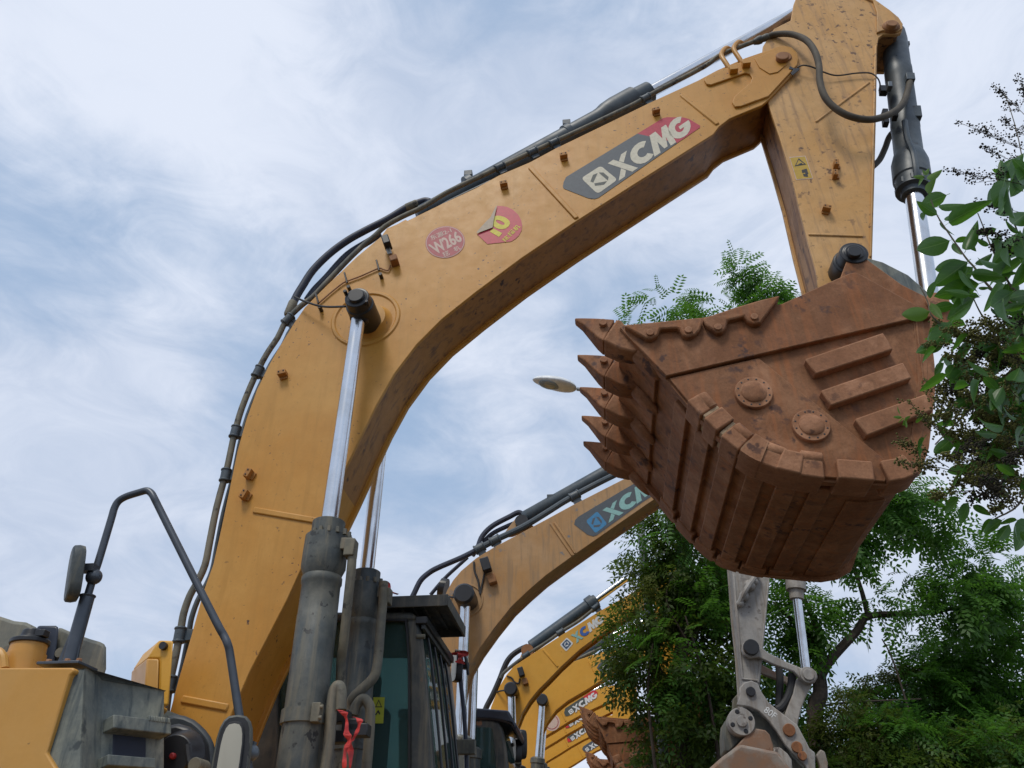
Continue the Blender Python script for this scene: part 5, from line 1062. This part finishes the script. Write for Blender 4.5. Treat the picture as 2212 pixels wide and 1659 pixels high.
# ================================================================== street lamp
lp = thing('street_lamp', 'pale street lamp with leaf-shaped head on a tall steel pole', 'street lamp', (0, 0, 0))
YL = 11.9
pb = PW(1436, 1659, YL); px, py = pb.x, pb.y; hd = PW(1196, 828, YL)
lp.location = (px, py, 0)
def LP(v): return v - Vector((px, py, 0))
arm_end = PW(1246, 840, YL)
bm = bmesh.new(); add_tube(bm, [Vector((0, 0, 0)), Vector((0, 0, arm_end.z - .5))], (.09, .055), 12, 0, 1); finish('pole', bm, 'pole_steel', lp)
bm = bmesh.new(); add_tube(bm, [Vector((0, 0, arm_end.z - .6)), Vector((-.05, 0, arm_end.z - .3)), LP(PW(1300, 852, YL)), LP(arm_end)], .035, 10); finish('arm', bm, 'pole_steel', lp)
bm = bmesh.new(); bmesh.ops.create_uvsphere(bm, u_segments=24, v_segments=14, radius=1)
for v in bm.verts:
    k = 1 - .25 * v.co.x; v.co.y *= k
    if v.co.z < 0: v.co.z *= .45
L_ = (PW(1150, 820, YL) - arm_end); hl = L_.length / 2; dirx = L_.normalized(); sid = Vector((0, 1, 0)); upv = sid.cross(dirx) * (1 if sid.cross(dirx).z > 0 else -1)
c = LP((PW(1150, 820, YL) + arm_end) / 2)
M_ = Matrix(((dirx.x * hl, sid.x * .2, upv.x * .13, c.x), (dirx.y * hl, sid.y * .2, upv.y * .13, c.y), (dirx.z * hl, sid.z * .2, upv.z * .13, c.z), (0, 0, 0, 1)))
bmesh.ops.transform(bm, matrix=M_, verts=bm.verts[:]); head = finish('lamp_head', bm, 'lamp_white', lp)
bm = bmesh.new(); bmesh.ops.create_uvsphere(bm, u_segments=20, v_segments=10, radius=1)
M_ = Matrix(((dirx.x * hl * .5, sid.x * .15, upv.x * .05, c.x + dirx.x * hl * .22 - upv.x * .035), (dirx.y * hl * .5, sid.y * .15, upv.y * .05, c.y - upv.y * .035), (dirx.z * hl * .5, sid.z * .15, upv.z * .05, c.z + dirx.z * hl * .22 - upv.z * .035), (0, 0, 0, 1)))
bmesh.ops.transform(bm, matrix=M_, verts=bm.verts[:]); finish('lamp_lens', bm, 'lamp_glass', head)

# ================================================================== trees
def tmpl_pinnate(pairs=6):
    V = []; F = []
    for i in range(pairs):
        x = .18 + .75 * i / (pairs - 1); ln = .23 * (1 - .25 * abs(i - pairs * .45) / pairs); wd = .052
        for s in (-1, 1):
            b = len(V); V += [(x, 0, 0), (x + .05, s * ln * .5 - s * wd * 0, .0), (x + .07, s * ln, -.03), (x - .02 + wd, s * ln * .5, 0)]
            V[b + 1] = (x + .03 + wd, s * ln * .5, .008); V[b + 3] = (x + .03 - wd, s * ln * .5, .008); F.append((b, b + 1, b + 2, b + 3))
    b = len(V); V += [(.95, 0, 0), (1.03, .045, 0), (1.14, 0, -.02), (1.03, -.045, 0)]; F.append((b, b + 1, b + 2, b + 3))
    return np.array(V), np.array(F)
def tmpl_twig(n=5):
    V = []; F = []; rs = random.Random(3)
    for i in range(n):
        x = .1 + .85 * i / n; s = 1 if i % 2 else -1; a = .9 * s + rs.uniform(-.3, .3); ln = .36; wd = .085; dx, dy = math.cos(a), math.sin(a); z = rs.uniform(-.1, .05)
        b = len(V); V += [(x, 0, 0), (x + dx * ln * .5 - dy * wd, dy * ln * .5 + dx * wd, .02), (x + dx * ln, dy * ln, z), (x + dx * ln * .5 + dy * wd, dy * ln * .5 - dx * wd, .02)]; F.append((b, b + 1, b + 2, b + 3))
    return np.array(V), np.array(F)
PIN = tmpl_pinnate(); TWG = tmpl_twig()
def sprays(pos, dirs, size, tm):
    V0, F0 = tm; n = len(pos); nv = len(V0)
    d = dirs / np.linalg.norm(dirs, axis=1, keepdims=True); up = rng.normal(0, .55, (n, 3)); up[:, 2] += 1.0
    y = np.cross(up, d); y /= np.linalg.norm(y, axis=1, keepdims=True) + 1e-9; z = np.cross(d, y)
    Rm = np.stack([d, y, z], axis=2)
    V = np.einsum('nij,vj->nvi', Rm, V0) * size[:, None, None]
    # droop along the length
    V[:, :, 2] -= (V0[:, 0] ** 2 * .22)[None, :] * size[:, None]
    V += pos[:, None, :]
    F = F0[None] + (np.arange(n) * nv)[:, None, None]
    return V.reshape(-1, 3), F.reshape(-1, 4)
def mesh_np(name, V, F, mat, parent):
    me = bpy.data.meshes.new(name); me.vertices.add(len(V)); me.vertices.foreach_set('co', V.astype(np.float32).ravel())
    k = F.shape[1]; me.loops.add(F.size); me.loops.foreach_set('vertex_index', F.astype(np.int32).ravel()); me.polygons.add(len(F)); me.polygons.foreach_set('loop_start', np.arange(0, F.size, k, dtype=np.int32)); me.polygons.foreach_set('loop_total', np.full(len(F), k, dtype=np.int32))
    me.update(); me.materials.append(MT(mat)); return link(name, me, parent)
def cluster_points(clusters, total, org):
    P_ = []; D_ = []; vol = [r[0] * r[1] * r[2] for _, r, _ in clusters]; vs_ = [v * cl[2] for v, cl in zip(vol, clusters)]; tot = sum(vs_)
    for (c, r, wgt), v in zip(clusters, vs_):
        n = max(8, int(total * v / tot)); u = rng.normal(size=(n, 3)); u /= np.linalg.norm(u, axis=1, keepdims=True); rad = rng.uniform(.25, 1.0, n) ** .5
        # knobbly outline: sub clumps on the shell
        k = max(5, n // 40); cc = rng.normal(size=(k, 3)); cc /= np.linalg.norm(cc, axis=1, keepdims=True); cc *= rng.uniform(.55, 1.05, (k, 1))
        idx = rng.integers(0, k, n); q = cc[idx] + rng.normal(0, .17, (n, 3)); use = rng.random(n) < .75
        p = np.where(use[:, None], q, u * rad[:, None]); P_.append(np.array(c) + p * np.array(r)); dd = p + rng.normal(0, .6, (n, 3)); dd[:, 2] -= .25; D_.append(dd)
    return np.concatenate(P_) - np.array(org), np.concatenate(D_)
def tree(name, label, base, trunk, limbs, clusters, layers, group='trees behind the excavators'):
    t = thing(name, label, 'tree', base, 0, group); b = Vector(base)
    bm = bmesh.new(); add_tube(bm, [Vector(p) - b for p in trunk[0]], trunk[1], 10, 0, 4); finish('trunk', bm, 'bark', t)
    for pts, r in limbs:
        bm = bmesh.new(); add_tube(bm, [Vector(p) - b for p in pts], r, 7, 0, 4); finish('limb', bm, 'bark', t)
    for tm, cnt, size, mat, sel in layers:
        pos, dr_ = cluster_points(clusters if sel is None else [clusters[i] for i in sel], cnt, b)
        V, F = sprays(pos, dr_, rng.uniform(.7, 1.25, len(pos)) * size, tm)
        o = mesh_np('crown', V, F, mat, t); o['kind'] = 'stuff'
    return t
def cl(x, y, Y, rx, rz, ry=None, w=1.0):     # cluster from a view reading; radii in view px
    c = PW(x, y, Y); k = (c - Vector((0, 0, CAMZ))).length; mpp = S / math.hypot(FPX, math.hypot(x * S - 512, 384 - y * S)) * k
    return (tuple(c), (rx * mpp, (ry or rx) * mpp, rz * mpp), w)
def limb(*p, Y=11.0): return [PW(x, y, Y) for x, y in p]
# dense vine-hung tree in the middle
Y1 = 11.6; bs = PW(1480, 1700, Y1); bs = (bs.x, bs.y, 0)
c_1 = [cl(1395, 1185, Y1, 60, 55, 70), cl(1440, 1120, Y1, 60, 40, 60), cl(1400, 1300, Y1, 75, 70, 80), cl(1370, 1400, Y1, 75, 75, 85), cl(1385, 1475, Y1, 78, 50, 85), cl(1450, 1600, Y1, 90, 85, 95), cl(1480, 1220, Y1, 95, 80, 95), cl(1480, 1420, Y1, 100, 110, 100), cl(1540, 1550, Y1, 110, 110, 100), cl(1540, 1330, Y1 + .6, 80, 90, 80), cl(1460, 1150, Y1, 60, 45, 70), cl(1590, 1620, Y1 + .6, 90, 70, 80), cl(1400, 1640, Y1, 36, 40, 60)]
tree('dense_tree', 'dense dark tree hung with vines behind the pale grey stick', bs, ([bs, PW(1475, 1560, Y1), PW(1470, 1400, Y1), PW(1490, 1250, Y1)], (.16, .05)),
     [(limb((1475, 1520), (1420, 1440), (1380, 1370), Y=Y1), (.05, .015)), (limb((1472, 1430), (1520, 1330), (1545, 1270), Y=Y1), (.05, .015)), (limb((1475, 1480), (1500, 1420), (1440, 1300), (1460, 1230), Y=Y1 - .3), (.02, .01)), (limb((1560, 1700), (1530, 1500), (1480, 1330), Y=Y1 - .5), (.03, .012)), (limb((1420, 1700), (1400, 1500), (1410, 1390), Y=Y1 - .5), (.025, .01))], c_1,
     [(TWG, 3900, .24, 'dark_leaf', None), (TWG, 900, .17, 'yellow_leaf', [2, 3, 4, 12]), (PIN, 500, .40, 'locust_leaf', [6, 10, 7])])
# tall locust whose top shows over the bucket
Y2 = 12.6; bs = PW(1590, 1700, Y2); bs = (bs.x + .2, bs.y, 0)
c_2 = [cl(1610, 600, Y2, 40, 38, w=1.1), cl(1668, 630, Y2, 38, 36, w=1.1), cl(1640, 670, Y2, 70, 40), cl(1445, 650, Y2, 42, 26, w=.9), cl(1540, 690, Y2, 50, 14, w=.5), cl(1690, 690, Y2, 40, 40), cl(1640, 800, Y2, 140, 90, w=.4), cl(1520, 760, Y2, 110, 70, w=.4), cl(1500, 1150, Y2, 70, 50), cl(1590, 1280, Y2, 80, 80, w=.7), cl(1350, 697, Y2, 14, 16, w=3)]
tree('locust_tree', 'tall locust tree whose feathery top shows above the rusty bucket', bs, ([bs, PW(1600, 1400, Y2), PW(1590, 1100, Y2), PW(1610, 800, Y2), PW(1620, 620, Y2)], (.17, .03)), [(limb((1595, 1000), (1520, 800), (1460, 680), Y=Y2), (.06, .015)), (limb((1605, 900), (1680, 760), (1690, 690), Y=Y2), (.05, .015)), (limb((1520, 790), (1420, 730), (1355, 700), Y=Y2), (.03, .008))], c_2,
     [(PIN, 2150, .46, 'locust_leaf', None)])
# forked locust on the right
Y3 = 11.9; bs = PW(1762, 1700, Y3); bs = (bs.x, bs.y, 0)
c_3 = [cl(1700, 1310, Y3, 48, 55), cl(1690, 1425, Y3, 42, 50), cl(1755, 1330, Y3, 50, 45), cl(1830, 1185, Y3, 55, 35), cl(1940, 1075, Y3, 75, 38), cl(2010, 1130, Y3, 50, 34), cl(1890, 1130, Y3, 50, 30), cl(1880, 1295, Y3, 40, 14), cl(1985, 1335, Y3, 60, 20), cl(2075, 1285, Y3, 70, 36), cl(2150, 1225, Y3, 60, 36), cl(1720, 1530, Y3 + .5, 45, 60), cl(1960, 1240, Y3, 30, 16)]
tree('locust_tree', 'forked locust tree right of the pale grey stick', bs, ([bs, PW(1765, 1600, Y3), PW(1772, 1500, Y3), PW(1768, 1455, Y3)], (.13, .10)),
     [(limb((1768, 1470), (1790, 1430), (1850, 1365), (1880, 1330), (1990, 1325), (2080, 1310), Y=Y3), (.085, .03)), (limb((1876, 1335), (1862, 1280), (1838, 1200), (1840, 1150), Y=Y3), (.045, .02)), (limb((1768, 1460), (1772, 1380), (1740, 1300), (1710, 1230), Y=Y3), (.07, .02)), (limb((1772, 1400), (1700, 1330), (1670, 1300), Y=Y3), (.04, .015)), (limb((1840, 1170), (1900, 1110), (1960, 1080), Y=Y3), (.03, .01)), (limb((1768, 1540), (1800, 1520), (1990, 1510), Y=Y3), (.02, .01)), (limb((1775, 1700), (1772, 1610), (1780, 1560), Y=Y3 - .2), (.03, .02))], c_3,
     [(PIN, 1700, .43, 'locust_leaf', None)])
Y4 = 13.0; bs = PW(2120, 1750, Y4); bs = (bs.x, bs.y, 0)
c_4 = [cl(2080, 1400, Y4, 95, 42), cl(2190, 1330, Y4, 70, 50), cl(2170, 1450, Y4, 90, 60), cl(1960, 1490, Y4, 85, 36), cl(2050, 1530, Y4, 100, 60), cl(2180, 1570, Y4, 90, 70), cl(1890, 1530, Y4, 60, 36), cl(2250, 1250, Y4, 60, 60), cl(2100, 1480, Y4, 110, 50), cl(2000, 1430, Y4, 60, 26)]
tree('locust_tree', 'broad leafy locust tree at the right edge behind the privet', bs, ([bs, PW(2110, 1550, Y4), PW(2120, 1400, Y4), PW(2150, 1320, Y4)], (.15, .05)), [(limb((2112, 1540), (2040, 1470), (1960, 1450), Y=Y4), (.05, .015)), (limb((2115, 1470), (2180, 1400), (2240, 1300), Y=Y4), (.05, .015)), (limb((2000, 1690), (1970, 1560), (1930, 1430), (1905, 1380), Y=Y4 - 1.2), (.018, .010))], c_4,
     [(PIN, 1900, .45, 'locust_leaf', None), (TWG, 900, .18, 'yellow_leaf', [3, 6])])
Y5 = 11.4; bs = PW(1900, 1760, Y5); bs = (bs.x, bs.y, 0)
c_5 = [cl(1830, 1600, Y5, 75, 55), cl(1920, 1610, Y5, 80, 65), cl(2030, 1640, Y5, 90, 60), cl(2140, 1640, Y5, 100, 60), cl(1840, 1540, Y5, 45, 35), cl(1700, 1650, Y5, 60, 40), cl(2230, 1600, Y5, 60, 80), cl(1900, 1700, Y5, 200, 60)]
tree('understorey_tree', 'low dark leafy tree filling the space under the locusts', bs, ([bs, PW(1905, 1680, Y5), PW(1915, 1600, Y5)], (.09, .04)), [(limb((1908, 1660), (1860, 1600), (1830, 1560), Y=Y5), (.03, .01)), (limb((1908, 1680), (2000, 1640), (2080, 1620), Y=Y5), (.03, .01))], c_5,
     [(TWG, 3800, .20, 'dark_leaf', None), (TWG, 600, .17, 'yellow_leaf', [0, 4]), (PIN, 600, .40, 'locust_leaf', [1, 2, 3])])
Y6 = 15.5; bs = PW(1700, 1760, Y6); bs = (bs.x, bs.y, 0)
c_6 = [cl(1640, 1610, Y6, 110, 50), cl(1570, 1520, Y6, 60, 50), cl(1750, 1640, Y6, 110, 45), cl(1480, 1620, Y6, 120, 50), cl(1850, 1640, Y6, 130, 50), cl(1980, 1610, Y6, 110, 50), cl(2100, 1600, Y6, 130, 60)]
tree('backdrop_tree', 'dark bushy tree standing farthest back behind the forked locust', bs, ([bs, PW(1690, 1640, Y6), PW(1660, 1560, Y6)], (.14, .05)), [(limb((1690, 1640), (1800, 1620), (1950, 1600), Y=Y6), (.05, .02)), (limb((1680, 1600), (1600, 1520), (1560, 1460), Y=Y6), (.05, .02))], c_6, [(TWG, 3600, .26, 'dark_leaf', None)])

# ================================================================== privet in the foreground
YP = 2.15
pv_base = PW(2330, 1659, YP); pv = thing('privet_tree', 'foreground privet with glossy leaves and flower sprays at the right edge', 'tree', (pv_base.x, YP, 0))
PB = Vector((pv_base.x, YP, 0))
def PP(x, y, dy=0.0): return PW(x, y, YP + dy) - PB
bm = bmesh.new(); add_tube(bm, [Vector((0, 0, 0)), Vector((-.03, .02, .9)), Vector((0.0, .0, 1.6)), PP(2300, 1200), PP(2260, 900)], (.035, .012), 8); finish('trunk', bm, 'bark', pv)
def branch(pts, r, mat='twig', dy=0):
    bm = bmesh.new(); add_tube(bm, [PP(x, y, dy) for x, y in pts], r, 6, 0, 4); return finish('branch', bm, mat, pv)
cp7 = lambda *p: [(.2278 * x + 1890, .2278 * y + 324) for x, y in p]     # crop 3500,600 -> view
cp8 = lambda *p: [(.2929 * x + 1890, .2929 * y + 702) for x, y in p]     # crop 3500,1300 -> view
branch(cp7((530, 470), (590, 620), (700, 790), (860, 1020), (940, 1110), (1060, 1270), (1230, 1420), (1420, 1500)), (.0022, .005))
branch(cp7((975, 600), (1040, 760), (1090, 890), (1180, 1080), (1290, 1290), (1420, 1400)), (.002, .005), dy=.05)
branch(cp7((430, 1300), (500, 1440), (530, 1560), (620, 1650)), (.002, .003), dy=-.03)
branch(cp7((930, 1400), (1010, 1560), (1100, 1660)), (.002, .004), dy=.02)
branch([(2212, 780), (2150, 830), (2080, 900), (2020, 960)], (.005, .002)); branch([(2260, 900), (2180, 960), (2110, 1010), (2050, 1060)], (.005, .002), dy=.05); branch([(2260, 900), (2230, 1020), (2200, 1090), (2150, 1120)], (.005, .002), dy=-.05)
branch([(2270, 800), (2240, 620), (2190, 480), (2150, 380)], (.005, .002)); branch([(2260, 700), (2230, 480), (2200, 300), (2170, 200)], (.004, .0015), dy=.06)
branch([(2240, 760), (2150, 760), (2080, 790), (2020, 820)], (.004, .0018), dy=.08)
# leaf blades: a folded, curled, pointed blade with its midrib; four shapes shared by all leaves
def leaf_mesh(curl, fold, mat, wid=.36):
    n = 9; V = []; F = []
    for i in range(n):
        t = i / (n - 1); wv = wid * .5 * math.sin(math.pi * min(1, t ** .8 * 1.0)) ** .75 * (1 - .25 * t) if 0 < t < 1 else 0.0
        z = -curl * t * t
        for s in (-1, -.5, 0, .5, 1): V.append((t, s * wv, z + abs(s) * wv * fold))
    for i in range(n - 1):
        for j in range(4): a = i * 5 + j; F.append((a, a + 1, a + 6, a + 5))
    b = len(V)
    V += [(-.12, 0, 0), (-.12, .012, .012), (0, .012, .012), (0, 0, 0)]; F.append((b, b + 1, b + 2, b + 3))
    me = bpy.data.meshes.new('leaf'); me.from_pydata(V, [], F); me.materials.append(MT(mat)); smooth(me, 80); return me
LM = [leaf_mesh(.12, .3, 'privet_leaf', .42), leaf_mesh(.28, .45, 'privet_leaf', .38), leaf_mesh(-.08, .35, 'privet_leaf', .45), leaf_mesh(.2, .25, 'privet_leaf', .48)]; LY = [leaf_mesh(.1, .3, 'privet_young', .4), leaf_mesh(.2, .3, 'privet_young', .5)]
rl = random.Random(11); view = Vector((0, math.cos(_p), math.sin(_p)))
NLEAF = [0]
def leaf(p0, p1, dy=0, me=None, roll=None, dz=0):
    a = PP(*p0, dy); b = PP(*p1, dy + dz); d = b - a; ln = d.length; d.normalize()
    y = view.cross(d).normalized(); z = d.cross(y).normalized()
    q = Matrix.Rotation(roll if roll is not None else rl.uniform(-.9, .9), 3, d); y = q @ y; z = q @ z
    o = bpy.data.objects.new('leaf', me or rl.choice(LM)); C.objects.link(o); o.parent = pv
    o.matrix_local = Matrix(((d.x * ln, y.x * ln, z.x * ln, a.x), (d.y * ln, y.y * ln, z.y * ln, a.y), (d.z * ln, y.z * ln, z.z * ln, a.z), (0, 0, 0, 1))); NLEAF[0] += 1
hand7 = [((590, 615), (385, 500), -.02), ((480, 590), (410, 690), 0), ((600, 540), (830, 545), .02), ((700, 690), (1000, 497), -.02), ((670, 670), (760, 590), .02), ((620, 680), (740, 830), .02), ((710, 860), (335, 985), -.03), ((700, 690), (780, 700), .01), ((740, 880), (820, 1010), .03), ((860, 950), (970, 745), -.01), ((760, 860), (930, 840), .02), ((880, 880), (960, 960), .03),
         ((870, 1080), (490, 1140), .0), ((880, 1060), (585, 1280), -.02), ((930, 1110), (780, 1270), .01), ((910, 1170), (1240, 1200), -.04), ((1080, 910), (950, 840), .04), ((1180, 1010), (1230, 780), -.01), ((1190, 1000), (1410, 930), .03), ((960, 1090), (1110, 1000), .02), ((990, 1270), (585, 1390), .0), ((900, 1290), (790, 1480), -.02), ((800, 1320), (740, 1480), .02), ((980, 1310), (1090, 1310), .02), ((890, 1370), (990, 1400), .03),
         ((1290, 290), (1075, 500), -.02), ((1290, 280), (1413, 60), .0), ((1230, 210), (1200, 80), .03), ((1300, 270), (1420, 150), .02), ((1290, 310), (1410, 400), .03), ((1250, 200), (1400, 60), .04), ((1330, 1010), (1420, 960), .02), ((1230, 1130), (1330, 1040), .03), ((1200, 1190), (1330, 1160), .03), ((1400, 870), (1430, 800), .02)]
for a, b, dy in hand7: leaf(*cp7(a, b), dy)
for a, b, dy in (((510, 1400), (570, 1240), -.05), ((530, 1450), (640, 1620), -.05), ((520, 1530), (215, 1590), -.06)): leaf(*cp7(a, b), dy, rl.choice(LY + [LM[0]]), .3)
leaf(*cp7((500, 410), (545, 290)), -.03, LY[1], .2)
for a, b in (((470, 250), (350, 260)), ((465, 265), (395, 340)), ((490, 240), (450, 190)), ((500, 280), (632, 200)), ((475, 240), (510, 180))): leaf(*cp7(a, b), -.02, LY[0])
for a, b in (((560, 80), (440, 10)), ((440, 20), (345, 130)), ((500, 110), (290, 230)), ((450, 170), (310, 265)), ((570, 60), (650, 100)), ((510, 280), (420, 390)), ((600, 290), (490, 420)), ((640, 340), (510, 460)), ((700, 540), (540, 620)), ((740, 600), (580, 670)), ((800, 650), (640, 700)), ((370, 830), (270, 1000)), ((500, 630), (410, 720)), ((620, 1270), (490, 1390)), ((690, 1310), (640, 1470)), ((720, 1330), (860, 1410)), ((930, 1300), (930, 1380)), ((1050, 1440), (900, 1460)), ((940, 1440), (780, 1535)), ((990, 1470), (890, 1630)), ((1040, 1480), (1030, 1600)), ((1060, 1450), (1110, 1500)), ((350, 910), (320, 960)), ((950, 880), (760, 1000)), ((900, 1000), (1080, 1150)), ((820, 1130), (930, 1240))): leaf(*cp8(a, b), rl.uniform(-.06, .06))
for a, b in (((190, 660), (160, 600)), ((200, 680), (130, 680)), ((210, 700), (240, 760)), ((215, 690), (165, 720)), ((300, 720), (350, 680)), ((220, 700), (260, 670)), ((205, 740), (235, 700))): leaf(*cp8(a, b), -.08, LY[0])
while NLEAF[0] < 298:                                                   # the inner mass of the bush
    k = rl.random()
    if k < .12: x, y = rl.uniform(2150, 2260), rl.uniform(330, 640)
    else:
        x = 2245 - abs(rl.gauss(0, 100)); y = rl.gauss(840, 130)
    if x < 2035 or y < 360 or y > 1150: continue
    an = rl.gauss(math.pi * .8, .9); ln = rl.uniform(42, 76); leaf((x, y), (x + math.cos(an) * ln, y + math.sin(an) * ln), rl.uniform(-.18, .28), dz=rl.uniform(-.04, .04))
# flower sprays: thin branching stalks with buds, one part per spray
def panicle(p0, p1, spread, n, mat, dy=0, bud=.0042):
    a = PP(*p0, dy); b = PP(*p1, dy); bm = bmesh.new(); ax = b - a; add_tube(bm, [a, a + ax * .5 + Vector((0, rl.uniform(-.01, .01), .004)), b], (.0018, .0008), 4, 0, 3)
    for i in range(n):
        t = rl.uniform(.12, 1); s = a + ax * t; d = Vector((rl.gauss(0, 1), rl.gauss(0, 1), rl.gauss(0, 1))).normalized() * spread * (1.12 - t) * rl.uniform(.5, 1.1) + ax * .14
        e = s + d; add_tube(bm, [s, e], (.0009, .0006), 3, 0, 1)
        for k in range(7):
            c = s + d * rl.uniform(.35, 1.05) + Vector((rl.gauss(0, .007), rl.gauss(0, .007), rl.gauss(0, .007))); r_ = bud * rl.uniform(.6, 1.3)
            v = [bm.verts.new(c + Vector(q) * r_) for q in ((1, 0, 0), (-1, 0, 0), (0, 1, 0), (0, -1, 0), (0, 0, 1), (0, 0, -1))]
            for q in ((0, 2, 4), (2, 1, 4), (1, 3, 4), (3, 0, 4), (2, 0, 5), (1, 2, 5), (3, 1, 5), (0, 3, 5)): bm.faces.new([v[j] for j in q]).material_index = 1
    return finish('flower_spray', bm, ['twig', mat], pv, ang=10)
for p0, p1, sp_, n_ in (((2215, 400), (2060, 372), .07, 26), ((2230, 330), (2085, 270), .075, 26), ((2225, 260), (2150, 185), .06, 22), ((2240, 470), (2110, 440), .06, 20), ((2230, 520), (2120, 500), .06, 22), ((2240, 560), (2150, 530), .06, 20), ((2240, 240), (2200, 170), .05, 14), ((2230, 300), (2170, 260), .06, 20), ((2215, 360), (2130, 320), .05, 18)): panicle(p0, p1, sp_, n_, 'flower_dark', rl.uniform(-.05, .1))
for p0, p1, sp_, n_ in (((2060, 960), (1965, 870), .05, 20), ((2070, 930), (2000, 825), .06, 28), ((2080, 920), (2030, 840), .055, 24), ((2050, 1010), (1940, 950), .05, 22), ((2070, 1020), (1950, 1000), .05, 22), ((2120, 760), (2010, 745), .05, 24), ((2150, 800), (2050, 770), .06, 30), ((2212, 760), (2100, 740), .06, 30), ((2212, 830), (2120, 820), .07, 30), ((2200, 900), (2110, 860), .07, 30), ((2120, 1000), (2040, 985), .06, 26), ((2150, 1000), (2070, 1040), .06, 26), ((2212, 960), (2130, 940), .06, 26), ((2212, 1060), (2150, 1100), .05, 22), ((2100, 1060), (2020, 1070), .05, 22), ((2150, 880), (2080, 850), .05, 24), ((2090, 880), (2020, 900), .05, 22)):
    panicle(p0, p1, sp_, n_, 'flower_bud', rl.uniform(-.12, .06))
for k in range(52):
    x, y = 2215 - abs(rl.gauss(0, 85)), rl.gauss(880, 115)
    if y < 680 or y > 1110 or x < 2030: continue
    an = rl.uniform(2.4, 4.2); panicle((x + 30, y), (x + 30 + math.cos(an) * 75, y + math.sin(an) * 60), .055, 24, 'flower_bud' if rl.random() < .6 else 'flower_dark', rl.uniform(-.15, .15))
bpy.context.view_layer.update()
